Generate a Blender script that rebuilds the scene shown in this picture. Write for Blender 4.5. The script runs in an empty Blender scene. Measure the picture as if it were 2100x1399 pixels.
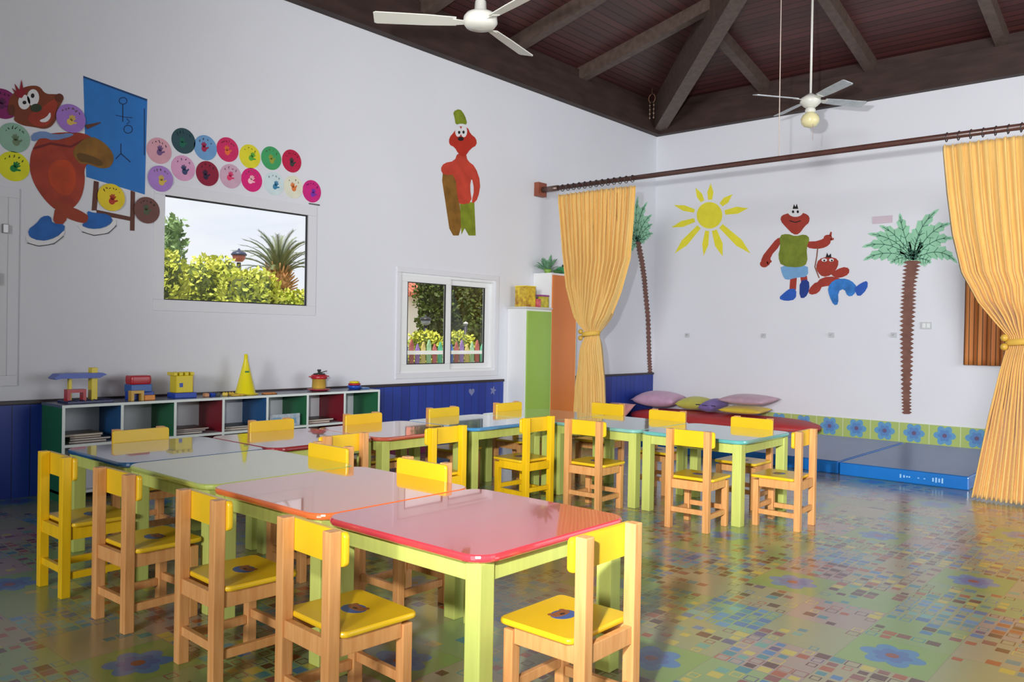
import bpy, bmesh, math, random
from math import sin, cos, pi, radians, hypot, atan2, floor
from mathutils import Vector, Matrix

S = bpy.context.scene
COL = S.collection
# ------------------------------------------------------------------ camera
CAMZ = 1.15
YAW, PITCH, ROLL, FPX = radians(41.137), radians(-0.4526), radians(0.9869), 1682.14
FW = Vector((-sin(YAW)*cos(PITCH), cos(YAW)*cos(PITCH), sin(PITCH)))
RT = Vector((cos(YAW), sin(YAW), 0.0)); UP = RT.cross(FW)
R2 = RT*cos(ROLL)+UP*sin(ROLL); U2 = -RT*sin(ROLL)+UP*cos(ROLL)
cd = bpy.data.cameras.new('camera'); cam = bpy.data.objects.new('camera', cd); COL.objects.link(cam)
cd.sensor_fit = 'HORIZONTAL'; cd.sensor_width = 36.0; cd.lens = 36.0*FPX/2100.0; cd.clip_end = 200
Mx = Matrix((( R2.x, U2.x, -FW.x, 0), (R2.y, U2.y, -FW.y, 0), (R2.z, U2.z, -FW.z, CAMZ), (0, 0, 0, 1)))
cam.matrix_world = Mx
S.camera = cam

# ------------------------------------------------------------------ world
W = bpy.data.worlds.new('world'); S.world = W; W.use_nodes = True
nt = W.node_tree; nt.nodes.clear()
tc = nt.nodes.new('ShaderNodeTexCoord'); mp = nt.nodes.new('ShaderNodeMapping'); mp.inputs['Scale'].default_value = (3, 3, 9)
nz = nt.nodes.new('ShaderNodeTexNoise'); nz.inputs['Scale'].default_value = 1.6; nz.inputs['Detail'].default_value = 5
cr = nt.nodes.new('ShaderNodeValToRGB')
cr.color_ramp.elements[0].position = 0.35; cr.color_ramp.elements[0].color = (0.84, 0.89, 0.98, 1)
cr.color_ramp.elements[1].position = 0.62; cr.color_ramp.elements[1].color = (1.0, 1.0, 1.0, 1)
bg = nt.nodes.new('ShaderNodeBackground'); bg.inputs['Strength'].default_value = 1.0
wo = nt.nodes.new('ShaderNodeOutputWorld')
nt.links.new(tc.outputs['Generated'], mp.inputs[0]); nt.links.new(mp.outputs[0], nz.inputs[0])
nt.links.new(nz.outputs[0], cr.inputs[0]); nt.links.new(cr.outputs[0], bg.inputs[0]); nt.links.new(bg.outputs[0], wo.inputs[0])

# ------------------------------------------------------------------ lights
def light(name, kind, loc, power, col=(1, 1, 1), size=1.0, size_y=None, target=None, angle=None):
    l = bpy.data.lights.new(name, kind); l.energy = power; l.color = col
    if kind == 'AREA':
        l.size = size
        if size_y: l.shape = 'RECTANGLE'; l.size_y = size_y
    if kind == 'SUN': l.angle = angle or 0.01
    o = bpy.data.objects.new(name, l); COL.objects.link(o); o.location = loc
    if target is not None:
        o.rotation_euler = (Vector(target)-Vector(loc)).to_track_quat('-Z', 'Y').to_euler()
    return o
fl = light('flash', 'SPOT', (-0.44, 0.0, 1.5), 1200, (1, 0.99, 0.98), target=(-3.9, 10, 3.1))
fl.data.spot_size = radians(102); fl.data.spot_blend = 1.0; fl.data.shadow_soft_size = 0.05
gl = light('rear_fill_spot', 'SPOT', (2.4, -9.5, 3.3), 4900, (1, 0.99, 0.98), target=(-1.4, 10, 1.6))  # added soft fill lamp far behind the camera, evens out the room
gl.data.spot_size = radians(70); gl.data.spot_blend = 1.0; gl.data.shadow_soft_size = 1.3
light('side_fill_area', 'AREA', (4.3, 6.4, 1.9), 210, (0.95, 0.98, 1.0), 5.0, 3.0, target=(-2.0, 10.2, 1.7))  # added fill panel on the open right side, brightens the far walls
light('sun', 'SUN', (-8, 0, 12), 4.2, (1, 0.95, 0.86), target=(-11, 6, 0), angle=0.02)

S.view_settings.view_transform = 'Standard'; S.view_settings.look = 'None'
S.view_settings.gamma = 1.0; S.view_settings.use_curve_mapping = False
S.view_settings.exposure = 0.0
S.cycles.max_bounces = 8; S.cycles.diffuse_bounces = 5; S.cycles.glossy_bounces = 3
S.cycles.transparent_max_bounces = 8; S.cycles.sample_clamp_indirect = 4.0
S.cycles.caustics_reflective = False; S.cycles.caustics_refractive = False

# ------------------------------------------------------------------ geometry of the room: a photo point onto a plane
def ray(px, py): return FW*FPX + R2*(px-1050.0) - U2*(py-699.5)
def hit(px, py, ax, val):
    d = ray(px, py); o = Vector((0, 0, CAMZ)); return o + d*((val-o[ax])/d[ax])
XL, YB, ZT, TH = -6.1, 10.0, 3.97, 0.528      # left wall, back wall, wall top, table height

# ------------------------------------------------------------------ materials
def lin(c): return tuple(((v/255.0)/12.92 if v/255.0 <= 0.04045 else ((v/255.0+0.055)/1.055)**2.4) for v in c)
MATS = {}
def mat(name, rgb, rough=0.5, spec=0.5, var=0.0, vscale=8.0, stretch=(1, 1, 1), bump=0.0, metal=0.0, coat=0.0, emit=0.0, rgb2=None, sheen=0.0):
    if name in MATS: return MATS[name]
    m = bpy.data.materials.new(name); m.use_nodes = True; n = m.node_tree; b = n.nodes['Principled BSDF']
    c = lin(rgb); b.inputs['Base Color'].default_value = (*c, 1); b.inputs['Roughness'].default_value = rough
    b.inputs['Specular IOR Level'].default_value = spec; b.inputs['Metallic'].default_value = metal
    b.inputs['Coat Weight'].default_value = coat
    if sheen: b.inputs['Sheen Weight'].default_value = sheen
    if var > 0 or bump > 0 or rgb2:
        t = n.nodes.new('ShaderNodeTexCoord'); mpp = n.nodes.new('ShaderNodeMapping'); mpp.inputs['Scale'].default_value = stretch
        ns = n.nodes.new('ShaderNodeTexNoise'); ns.inputs['Scale'].default_value = vscale; ns.inputs['Detail'].default_value = 4
        n.links.new(t.outputs['Object'], mpp.inputs[0]); n.links.new(mpp.outputs[0], ns.inputs[0])
        r = n.nodes.new('ShaderNodeValToRGB'); r.color_ramp.elements[0].position = 0.3; r.color_ramp.elements[1].position = 0.7
        c2 = lin(rgb2) if rgb2 else tuple(min(1, v*(1+var)) for v in c)
        c1 = c if rgb2 else tuple(v*(1-var) for v in c)
        r.color_ramp.elements[0].color = (*c1, 1); r.color_ramp.elements[1].color = (*c2, 1)
        n.links.new(ns.outputs[0], r.inputs[0]); n.links.new(r.outputs[0], b.inputs['Base Color'])
        if bump > 0:
            bp = n.nodes.new('ShaderNodeBump'); bp.inputs['Strength'].default_value = bump; bp.inputs['Distance'].default_value = 0.01
            n.links.new(ns.outputs[0], bp.inputs['Height']); n.links.new(bp.outputs[0], b.inputs['Normal'])
    if emit: b.inputs['Emission Color'].default_value = (*c, 1); b.inputs['Emission Strength'].default_value = emit
    MATS[name] = m; return m

class NG:
    """small wrapper for math node graphs"""
    def __init__(s, m): s.t = m.node_tree; s.n = s.t.nodes; s.b = s.n['Principled BSDF']
    def _in(s, node, i, v):
        if hasattr(v, 'is_output'): s.t.links.new(v, node.inputs[i])
        else: node.inputs[i].default_value = v
    def m(s, op, a, b=0.0, c=0.0):
        k = s.n.new('ShaderNodeMath'); k.operation = op; s._in(k, 0, a); s._in(k, 1, b)
        if op in ('MULTIPLY_ADD', 'COMPARE'): s._in(k, 2, c)
        return k.outputs[0]
    def xyz(s, a, b, c):
        k = s.n.new('ShaderNodeCombineXYZ'); s._in(k, 0, a); s._in(k, 1, b); s._in(k, 2, c); return k.outputs[0]
    def rnd(s, vec):
        k = s.n.new('ShaderNodeTexWhiteNoise'); k.noise_dimensions = '3D'; s.t.links.new(vec, k.inputs['Vector']); return k.outputs['Value']
    def mix(s, f, a, b):
        k = s.n.new('ShaderNodeMix'); k.data_type = 'RGBA'; s._in(k, 0, f)
        for i, v in ((6, a), (7, b)):
            if hasattr(v, 'is_output'): s.t.links.new(v, k.inputs[i])
            else: k.inputs[i].default_value = (*lin(v), 1)
        return k.outputs[2]
    def ramp(s, f, stops):
        k = s.n.new('ShaderNodeValToRGB'); k.color_ramp.interpolation = 'CONSTANT'; e = k.color_ramp.elements
        while len(e) < len(stops): e.new(0.5)
        for q, (p, c) in enumerate(stops): e[q].position = p; e[q].color = (*lin(c), 1)
        s.t.links.new(f, k.inputs[0]); return k.outputs[0]

TILE = 0.316
def tile_material(name, ox, oy, ax=(0, 1), strip=False):
    m = bpy.data.materials.new(name); m.use_nodes = True; g = NG(m)
    geo = g.n.new('ShaderNodeNewGeometry'); sp = g.n.new('ShaderNodeSeparateXYZ'); g.t.links.new(geo.outputs['Position'], sp.inputs[0])
    px = g.m('ADD', g.m('DIVIDE', g.m('SUBTRACT', sp.outputs[ax[0]], ox), TILE), 0.5+100)
    py = g.m('ADD', g.m('DIVIDE', g.m('SUBTRACT', sp.outputs[ax[1]], oy), TILE), 0.5+100)
    ix, iy = g.m('FLOOR', px), g.m('FLOOR', py); fx, fy = g.m('FRACT', px), g.m('FRACT', py)
    # flower
    dx, dy = g.m('SUBTRACT', fx, 0.5), g.m('SUBTRACT', fy, 0.5)
    r = g.m('SQRT', g.m('ADD', g.m('MULTIPLY', dx, dx), g.m('MULTIPLY', dy, dy))); th = g.m('ARCTAN2', dy, dx)
    pet = g.m('MULTIPLY_ADD', g.m('ABSOLUTE', g.m('COSINE', g.m('MULTIPLY', th, 3.0))), 0.11, 0.25)
    fm = g.m('LESS_THAN', r, pet); inner = g.m('LESS_THAN', r, g.m('MULTIPLY', pet, 0.62)); cm = g.m('LESS_THAN', r, 0.075)
    fcol = g.mix(fm, (122, 150, 80) if not strip else (176, 196, 116), (70, 118, 164) if not strip else (104, 160, 206)); fcol = g.mix(inner, fcol, (66, 98, 156) if not strip else (96, 140, 200)); fcol = g.mix(cm, fcol, (128, 52, 50) if not strip else (110, 96, 130))
    if strip:
        col = fcol; edge = g.m('GREATER_THAN', g.m('ABSOLUTE', dx), 0.485)
        col = g.mix(edge, col, (206, 216, 178))
    else:
        hx, hy = g.m('MULTIPLY', ix, 0.5), g.m('MULTIPLY', iy, 0.5)
        evx = g.m('LESS_THAN', g.m('FRACT', hx), 0.25); evy = g.m('LESS_THAN', g.m('FRACT', hy), 0.25)
        q = g.m('LESS_THAN', g.m('FRACT', g.m('MULTIPLY', g.m('ADD', hx, hy), 0.5)), 0.25)
        isf = g.m('MULTIPLY', g.m('MULTIPLY', evx, evy), q)
        isr = g.m('MULTIPLY', g.m('MULTIPLY', evx, evy), g.m('SUBTRACT', 1.0, q))   # tiles with the small turquoise flower
        th_ = g.rnd(g.xyz(ix, iy, 7.3)); th2 = g.rnd(g.xyz(ix, iy, 2.1))
        base = g.ramp(th_, [(0.0, (140, 144, 104)), (0.30, (150, 134, 122)), (0.52, (128, 150, 96)), (0.74, (148, 142, 110))])
        N = 6.0
        sx, sy = g.m('MULTIPLY', fx, N), g.m('MULTIPLY', fy, N); cx, cy = g.m('FLOOR', sx), g.m('FLOOR', sy)
        ux, uy = g.m('ABSOLUTE', g.m('SUBTRACT', g.m('FRACT', sx), 0.5)), g.m('ABSOLUTE', g.m('SUBTRACT', g.m('FRACT', sy), 0.5))
        d = g.m('MAXIMUM', ux, uy)
        kx, ky = g.m('MULTIPLY_ADD', ix, 6.0, cx), g.m('MULTIPLY_ADD', iy, 6.0, cy)
        h1 = g.rnd(g.xyz(kx, ky, 1.5)); h2 = g.rnd(g.xyz(kx, ky, 4.5)); h3 = g.rnd(g.xyz(kx, ky, 8.5)); h4 = g.rnd(g.xyz(kx, ky, 11.5))
        sq = g.ramp(h1, [(0.0, (84, 50, 38)), (0.26, (150, 78, 44)), (0.40, (64, 122, 130)), (0.52, (66, 112, 154)),
                         (0.60, (178, 164, 72)), (0.74, (124, 74, 66)), (0.88, (96, 146, 130)), (0.95, (88, 78, 108))])
        teal = g.ramp(h1, [(0.0, (72, 128, 142)), (0.3, (84, 132, 172)), (0.55, (104, 156, 150)), (0.8, (66, 104, 150))])
        sq = g.mix(isr, sq, teal)
        size = g.m('MULTIPLY_ADD', h4, 0.18, 0.30)
        on = g.m('LESS_THAN', d, size)
        hole = g.m('MULTIPLY', g.m('LESS_THAN', d, g.m('SUBTRACT', size, 0.09)), g.m('LESS_THAN', h3, 0.34))
        dens = g.m('MAXIMUM', g.m('MULTIPLY_ADD', th2, 0.9, 0.06), isr)
        vis = g.m('MULTIPLY', g.m('MULTIPLY', on, g.m('SUBTRACT', 1.0, hole)), g.m('LESS_THAN', h2, dens))
        col = g.mix(vis, base, sq)
        col = g.mix(isf, col, fcol)
        edge = g.m('GREATER_THAN', g.m('MAXIMUM', g.m('ABSOLUTE', dx), g.m('ABSOLUTE', dy)), 0.494)
        col = g.mix(g.m('MULTIPLY', edge, 0.5), col, (120, 110, 92))
    g.t.links.new(col, g.b.inputs['Base Color']); g.b.inputs['Roughness'].default_value = 0.21
    g.b.inputs['Specular IOR Level'].default_value = 1.0; g.b.inputs['Coat Weight'].default_value = 0.0 if strip else 0.2; g.b.inputs['Coat Roughness'].default_value = 0.15
    return m

def board_material(name, axis, rgb, rgb2, pitch, rough=0.45, groove=0.12):
    m = bpy.data.materials.new(name); m.use_nodes = True; g = NG(m)
    geo = g.n.new('ShaderNodeNewGeometry'); sp = g.n.new('ShaderNodeSeparateXYZ'); g.t.links.new(geo.outputs['Position'], sp.inputs[0])
    p = g.m('DIVIDE', g.m('ADD', sp.outputs[axis], 50.0), pitch); i = g.m('FLOOR', p); f = g.m('FRACT', p)
    c = g.mix(g.rnd(g.xyz(i, 3.0, 3.0)), rgb, rgb2)
    gr = g.m('LESS_THAN', f, groove); c = g.mix(gr, c, tuple(int(v*0.45) for v in rgb))
    g.t.links.new(c, g.b.inputs['Base Color']); g.b.inputs['Roughness'].default_value = rough
    bp = g.n.new('ShaderNodeBump'); bp.inputs['Strength'].default_value = 0.6; bp.inputs['Distance'].default_value = 0.01
    g.t.links.new(g.m('SUBTRACT', 1.0, gr), bp.inputs['Height']); g.t.links.new(bp.outputs[0], g.b.inputs['Normal'])
    return m

def glass_material():
    m = bpy.data.materials.new('window_glass'); m.use_nodes = True; n = m.node_tree; n.nodes.clear()
    o = n.nodes.new('ShaderNodeOutputMaterial'); mx = n.nodes.new('ShaderNodeMixShader'); fr = n.nodes.new('ShaderNodeFresnel')
    t = n.nodes.new('ShaderNodeBsdfTransparent'); gl = n.nodes.new('ShaderNodeBsdfGlossy'); gl.inputs['Roughness'].default_value = 0.02
    fr.inputs[0].default_value = 1.25
    n.links.new(fr.outputs[0], mx.inputs[0]); n.links.new(t.outputs[0], mx.inputs[1]); n.links.new(gl.outputs[0], mx.inputs[2]); n.links.new(mx.outputs[0], o.inputs[0])
    return m

M_WALL = mat('white_plaster', (224, 226, 234), 0.75, 0.25, var=0.015, vscale=1.2, bump=0.02)
M_WHITE = mat('white_paint', (232, 234, 236), 0.4)
M_PINE = mat('pine_wood', (220, 164, 104), 0.42, 0.4, vscale=7, stretch=(9, 9, 0.8), rgb2=(204, 142, 84))
M_YPAINT = mat('yellow_paint', (230, 188, 34), 0.28, 0.5, var=0.05, vscale=5)
M_YFRAME = mat('yellow_lacquered_frame', (236, 190, 22), 0.35, 0.5, var=0.08, vscale=6, stretch=(6, 6, 0.8))
M_LIME = mat('lime_green_wood', (186, 196, 104), 0.4, 0.45, var=0.07, vscale=5, stretch=(8, 8, 0.7))
M_DARK = mat('dark_stained_timber', (88, 73, 66), 0.5, 0.35, var=0.22, vscale=5, stretch=(3, 3, 3))
M_DARK2 = mat('dark_beam_timber', (60, 44, 40), 0.6, 0.3, var=0.25, vscale=3.5, stretch=(1, 1, 4))
M_GLASS = glass_material()

# ------------------------------------------------------------------ mesh helpers
def tag(o, label=None, cat=None, group=None, kind=None):
    if label: o['label'] = label
    if cat: o['category'] = cat
    if group: o['group'] = group
    if kind: o['kind'] = kind
    return o
def thing(name, label, cat, loc=(0, 0, 0), rz=0.0, group=None):
    o = bpy.data.objects.new(name, None); COL.objects.link(o); o.location = loc; o.rotation_euler = (0, 0, rz)
    o.empty_display_size = 0.1
    return tag(o, label, cat, group)
def obj(name, bm, mt, parent=None, smooth=False, local=False, label=None):
    """link bm as a mesh; parts are built in the thing's own frame when the parent sits at the origin or local is set"""
    me = bpy.data.meshes.new(name); bmesh.ops.recalc_face_normals(bm, faces=bm.faces[:])
    if smooth:
        for f in bm.faces: f.smooth = True
    bm.to_mesh(me); bm.free()
    for x in (mt if isinstance(mt, (list, tuple)) else [mt]): me.materials.append(x)
    o = bpy.data.objects.new(name, me); COL.objects.link(o)
    if parent is not None:
        o.parent = parent
        if not local:                                   # world coordinates were given
            p = parent; inv = Matrix.Identity(4)
            chain = []
            while p is not None: chain.append(p); p = p.parent
            mw = Matrix.Identity(4)
            for q in reversed(chain):
                mw = mw @ Matrix.LocRotScale(q.location, q.rotation_euler, q.scale)
            me.transform(mw.inverted())
    if label: o['label'] = label
    return o
def struct(name, bm, mt, parent=None, smooth=False):
    o = obj(name, bm, mt, parent, smooth)
    if parent is None: o['kind'] = 'structure'
    return o
def B(): return bmesh.new()
def box(bm, x0, x1, y0, y1, z0, z1, bev=0.0, seg=2, mi=0):
    vs = [bm.verts.new(p) for p in ((x0, y0, z0), (x1, y0, z0), (x1, y1, z0), (x0, y1, z0), (x0, y0, z1), (x1, y0, z1), (x1, y1, z1), (x0, y1, z1))]
    fs = [bm.faces.new([vs[i] for i in f]) for f in ((0, 3, 2, 1), (4, 5, 6, 7), (0, 1, 5, 4), (1, 2, 6, 5), (2, 3, 7, 6), (3, 0, 4, 7))]
    for f in fs: f.material_index = mi
    if bev > 0:
        es = list({e for f in fs for e in f.edges})
        bmesh.ops.bevel(bm, geom=es, offset=bev, segments=seg, profile=0.6, affect='EDGES', material=-1)
    return bm
def bx(*a, **k): return box(B(), *a, **k)
def tube(bm, pts, rads, n=12, caps=True, mi=0):
    pts = [Vector(p) for p in pts]; rings = []
    if not isinstance(rads, (list, tuple)): rads = [rads]*len(pts)
    ref = None
    for i, p in enumerate(pts):
        d = (pts[min(i+1, len(pts)-1)]-pts[max(i-1, 0)])
        if d.length < 1e-9: d = Vector((0, 0, 1))
        d.normalize()
        if ref is None: ref = Vector((1, 0, 0)) if abs(d.x) < 0.8 else Vector((0, 1, 0))
        u = d.cross(ref).normalized(); v = d.cross(u).normalized(); ref = v.cross(d) if False else ref
        rings.append([bm.verts.new(p+(u*cos(2*pi*k/n)+v*sin(2*pi*k/n))*rads[i]) for k in range(n)])
    for a, b in zip(rings, rings[1:]):
        for k in range(n):
            f = bm.faces.new((a[k], a[(k+1) % n], b[(k+1) % n], b[k])); f.smooth = True; f.material_index = mi
    if caps:
        for rr in (rings[0][::-1], rings[-1]):
            f = bm.faces.new(rr); f.material_index = mi
    return bm
def lathe(bm, prof, c=(0, 0, 0), n=24, mi=0, sx=1.0, sy=1.0):
    rings = []
    for r, z in prof:
        rings.append([bm.verts.new((c[0]+max(r, 1e-4)*cos(2*pi*k/n)*sx, c[1]+max(r, 1e-4)*sin(2*pi*k/n)*sy, c[2]+z)) for k in range(n)])
    for a, b in zip(rings, rings[1:]):
        for k in range(n):
            f = bm.faces.new((a[k], a[(k+1) % n], b[(k+1) % n], b[k])); f.smooth = True; f.material_index = mi
    for rr in (rings[0][::-1], rings[-1]): 
        f = bm.faces.new(rr); f.material_index = mi
    return bm
def roundrect(w, h, r, n=6):
    out = []
    for cx, cy, a0 in ((w/2-r, h/2-r, 0), (-w/2+r, h/2-r, 90), (-w/2+r, -h/2+r, 180), (w/2-r, -h/2+r, 270)):
        for k in range(n+1):
            a = radians(a0+90*k/n); out.append((cx+r*cos(a), cy+r*sin(a)))
    return out
def prism(bm, pts, fr, d0, d1, mi=0, round_=0.0):
    """pts 2-D outline; fr(u, v, d) maps to 3-D; extruded from depth d0 to d1, with a softened front edge"""
    levels = [(0.0, d0), (0.0, d1)]
    if round_ > 0:
        cxx = sum(p[0] for p in pts)/len(pts); cyy = sum(p[1] for p in pts)/len(pts)
        levels = [(round_*0.9, d0), (round_*0.25, d0+(d1-d0)*0.16), (0, d0+(d1-d0)*0.4), (0, d0+(d1-d0)*0.6), (round_*0.25, d1-(d1-d0)*0.16), (round_*0.9, d1)]
        def ins(p, k):
            dx, dy = p[0]-cxx, p[1]-cyy; L = hypot(dx, dy) or 1; s = (L-k)/L; return (cxx+dx*s, cyy+dy*s)
    rings = []
    for k, d in levels:
        q = [ins(p, k) for p in pts] if round_ > 0 else pts
        rings.append([bm.verts.new(fr(p[0], p[1], d)) for p in q])
    n = len(pts)
    for a, b in zip(rings, rings[1:]):
        for i in range(n):
            f = bm.faces.new((a[i], a[(i+1) % n], b[(i+1) % n], b[i])); f.material_index = mi
    for rr in (rings[0][::-1], rings[-1]):
        f = bm.faces.new(rr); f.material_index = mi
    return bm
def ellipsoid(bm, c, r, n=20, m=12, e=1.0, mi=0):
    rings = []
    for j in range(m+1):
        ph = -pi/2+pi*j/m
        ring = []
        for i in range(n):
            t = 2*pi*i/n
            def pw(v): return math.copysign(abs(v)**e, v)
            ring.append(bm.verts.new((c[0]+r[0]*max(cos(ph), 1e-3)*pw(cos(t)), c[1]+r[1]*max(cos(ph), 1e-3)*pw(sin(t)), c[2]+r[2]*sin(ph))))
        rings.append(ring)
    for a, b in zip(rings, rings[1:]):
        for i in range(n):
            f = bm.faces.new((a[i], a[(i+1) % n], b[(i+1) % n], b[i])); f.smooth = True; f.material_index = mi
    for rr in (rings[0][::-1], rings[-1]):
        f = bm.faces.new(rr); f.material_index = mi
    return bm
def copy_tree(o, parent=None):
    c = o.copy(); COL.objects.link(c); c.parent = parent
    for ch in list(o.children): copy_tree(ch, c)
    return c

# ================================================================== THE ROOM
struct('floor', bx(-6.3, 7.0, -5.0, 10.2, -0.12, 0.0), tile_material('flower_mosaic_tiles', -0.905, 3.179))

# left wall with two window openings
WIN1 = (2.95, 4.24, 1.37, 2.165); WIN2 = (5.31, 6.69, 0.745, 1.745)
HOLE1 = (2.94, 4.315, 1.34, 2.20); HOLE2 = (5.31, 6.73, 0.72, 1.77)
def wall_left():
    bm = B(); x0, x1 = XL-0.10, XL
    ys = sorted({-5.0, HOLE1[0], HOLE1[1], HOLE2[0], HOLE2[1], YB+0.2})
    for a, b in zip(ys, ys[1:]):
        w = HOLE1 if a == HOLE1[0] else HOLE2 if a == HOLE2[0] else None
        if w: box(bm, x0, x1, a, b, 0, w[2]); box(bm, x0, x1, a, b, w[3], ZT)
        else: box(bm, x0, x1, a, b, 0, ZT)
    return bm
struct('wall_left', wall_left(), M_WALL)
struct('wall_front_light_block', bx(XL-0.22, -1.2, -5.2, -5.0, 0, ZT), M_WALL)  # unseen part wall, added to block sky light from the near left wall
struct('wall_right', bx(4.9, 5.1, -5.0, 2.6, 0, ZT), M_WALL)  # unseen, put in to keep light from the right off the left wall
struct('wall_back', bx(XL, 7.0, YB, YB+0.2, 0, ZT), M_WALL)
# tiled flower skirting along the back wall
struct('baseboard_back', bx(-5.0, 6.9, YB-0.012, YB-0.0005, 0, 0.222), tile_material('flower_skirting_tiles', -3.295, 0.112, ax=(0, 2), strip=True))

# roof: two slopes meeting on the hip that rises out of the corner
SL = 0.24; ZR = 4.42
def roof():
    bm = B(); T = 6.2; z = lambda t: ZR+SL*t
    def quad(ps, mi):
        lo = [bm.verts.new(p) for p in ps]; hi = [bm.verts.new((p[0], p[1], p[2]+0.12)) for p in ps]
        f = bm.faces.new(lo); f.material_index = mi
        f = bm.faces.new(hi[::-1]); f.material_index = 2
        n = len(ps)
        for i in range(n):
            f = bm.faces.new((lo[i], lo[(i+1) % n], hi[(i+1) % n], hi[i])); f.material_index = 2
    e = 0.3; xl, yb = XL-e, YB+e
    quad([(xl, yb, z(-e)), (xl, -5.2, z(-e)), (XL+T, -5.2, z(T)), (XL+T, YB-T, z(T))], 0)
    quad([(xl, yb, z(-e)), (XL+T, YB-T, z(T)), (XL+T*2+e, yb, z(-e))], 1)
    quad([(XL+T*2+e, yb, z(-e)), (XL+T, YB-T, z(T)), (XL+T, -5.2, z(T)), (XL+T*2+e, -5.2, z(-e))], 0)
    return bm
M_RL = board_material('red_brown_boards_left', 0, (86, 50, 47), (68, 41, 40), 0.09)
M_RB = board_material('red_brown_boards_back', 1, (88, 48, 46), (70, 40, 39), 0.09)
ceil = struct('ceiling', roof(), [M_RL, M_RB, M_DARK2])
# ring beams on top of the walls
struct('ring_beam', box(bx(XL-0.05, XL+0.10, -5.0, YB+0.1, ZT-0.01, ZR-0.13), XL-0.05, XL+0.06, -5.0, YB+0.1, ZR-0.13, ZR-0.01), M_DARK2, ceil)
struct('ring_beam', box(bx(XL+0.10, 6.9, YB-0.10, YB+0.1, ZT-0.01, ZR-0.13), XL+0.06, 6.9, YB-0.06, YB+0.1, ZR-0.13, ZR-0.01), M_DARK2, ceil)
def sloped(p0, p1, w, zlo0, zlo1, ztop0, ztop1):
    bm = B(); p0 = Vector(p0); p1 = Vector(p1); d = (p1-p0).normalized(); s = Vector((-d.y, d.x))*w/2
    vs = []
    for p, lo, hi in ((p0, zlo0, ztop0), (p1, zlo1, ztop1)):
        for q, z in ((p-s, lo), (p+s, lo), (p+s, hi), (p-s, hi)): vs.append(bm.verts.new((q.x, q.y, z)))
    for f in ((0, 1, 2, 3), (7, 6, 5, 4), (0, 4, 5, 1), (1, 5, 6, 2), (2, 6, 7, 3), (3, 7, 4, 0)): bm.faces.new([vs[i] for i in f])
    return bm
# hip rafter
struct('hip_rafter', sloped((XL+0.09, YB-0.09), (XL+6.0, YB-6.0), 0.17, 4.00, 4.00+0.235*5.95, ZR+0.1, ZR+SL*6), M_DARK, ceil)
RZ = 0.155
for y in (8.13, 6.86, 5.52, 4.2, 2.9, 1.6, 0.3, -1.0, -2.3):
    tt = min(6.0, max(0.6, YB-y))
    struct('rafter', sloped((XL+0.02, y), (XL+tt-0.05, y), 0.11, ZR-RZ, ZR-RZ+SL*tt, ZR+0.03, ZR+0.02+SL*tt), M_DARK, ceil)
for x in (-4.5, -3.2, -1.86, -0.55, 0.8, 2.1, 3.4):
    tt = min(6.0, x-XL) if x < 0.1 else max(0.6, 6.2*2+XL-x-0.1)
    struct('rafter', sloped((x, YB-0.02), (x, YB-tt+0.05), 0.11, ZR-RZ, ZR-RZ+SL*tt, ZR+0.03, ZR+0.02+SL*tt), M_DARK, ceil)

# blue beadboard dado with a dark cap
M_BLUE = board_material('blue_beadboard', 1, (34, 62, 158), (28, 52, 142), 0.11, 0.4, 0.05)
M_CAP = mat('dark_dado_cap', (50, 40, 44), 0.4)
for n, (a, b) in enumerate(((-5.0, 6.83), (7.80, 9.99)), 1):
    t = struct('trim_%d' % n, bx(XL+0.001, XL+0.018, a, b, 0.0, 0.625), M_BLUE)
    struct('dado_cap', bx(XL+0.001, XL+0.034, a, b, 0.625, 0.652, bev=0.004), M_CAP, t)

# window 1: fixed pane in a white frame
w = struct('window_1', B(), M_WHITE)
def frame(y0, y1, z0, z1, t, x0, x1, bev=0.004):
    bm = B(); box(bm, x0, x1, y0, y1, z0, z0+t, bev); box(bm, x0, x1, y0, y1, z1-t, z1, bev)
    box(bm, x0, x1, y0, y0+t, z0+t, z1-t, bev); box(bm, x0, x1, y1-t, y1, z0+t, z1-t, bev); return bm
bpy.data.objects.remove(w)
M_GASKET = mat('black_window_gasket', (30, 30, 36), 0.6)
M_FRW = mat('frame_white', (222, 223, 230), 0.45)
w1 = struct('window_1', frame(WIN1[0]-0.085, WIN1[1]+0.085, WIN1[2]-0.085, WIN1[3]+0.085, 0.085, XL-0.02, XL+0.008, 0.003), M_FRW)
obj('gasket', frame(WIN1[0], WIN1[1], WIN1[2], WIN1[3], 0.009, XL-0.03, XL-0.012, 0), M_GASKET, w1)
obj('pane', bx(XL-0.042, XL-0.036, WIN1[0]+0.002, WIN1[1]-0.002, WIN1[2]+0.002, WIN1[3]-0.002), M_GLASS, w1)
# window 2: two sliding sashes
w2 = struct('window_2', frame(WIN2[0]-0.05, WIN2[1]+0.05, WIN2[2]-0.05, WIN2[3]+0.05, 0.055, XL-0.02, XL+0.012), M_FRW)
obj('outer_frame', frame(WIN2[0]+0.004, WIN2[1]-0.004, WIN2[2]+0.004, WIN2[3]-0.004, 0.03, XL-0.095, XL-0.01), M_WHITE, w2)
s1 = obj('sash', frame(5.345, 6.02, 0.76, 1.73, 0.075, XL-0.045, XL-0.012), M_WHITE, w2)
obj('pane', bx(XL-0.032, XL-0.026, 5.41, 5.955, 0.83, 1.66), M_GLASS, s1)
obj('gasket', frame(5.42, 5.945, 0.835, 1.655, 0.008, XL-0.03, XL-0.012, 0), M_GASKET, s1)
s2 = obj('sash', frame(5.99, 6.655, 0.76, 1.73, 0.075, XL-0.085, XL-0.052), M_WHITE, w2)
obj('pane', bx(XL-0.072, XL-0.066, 6.055, 6.59, 0.83, 1.66), M_GLASS, s2)
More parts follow.
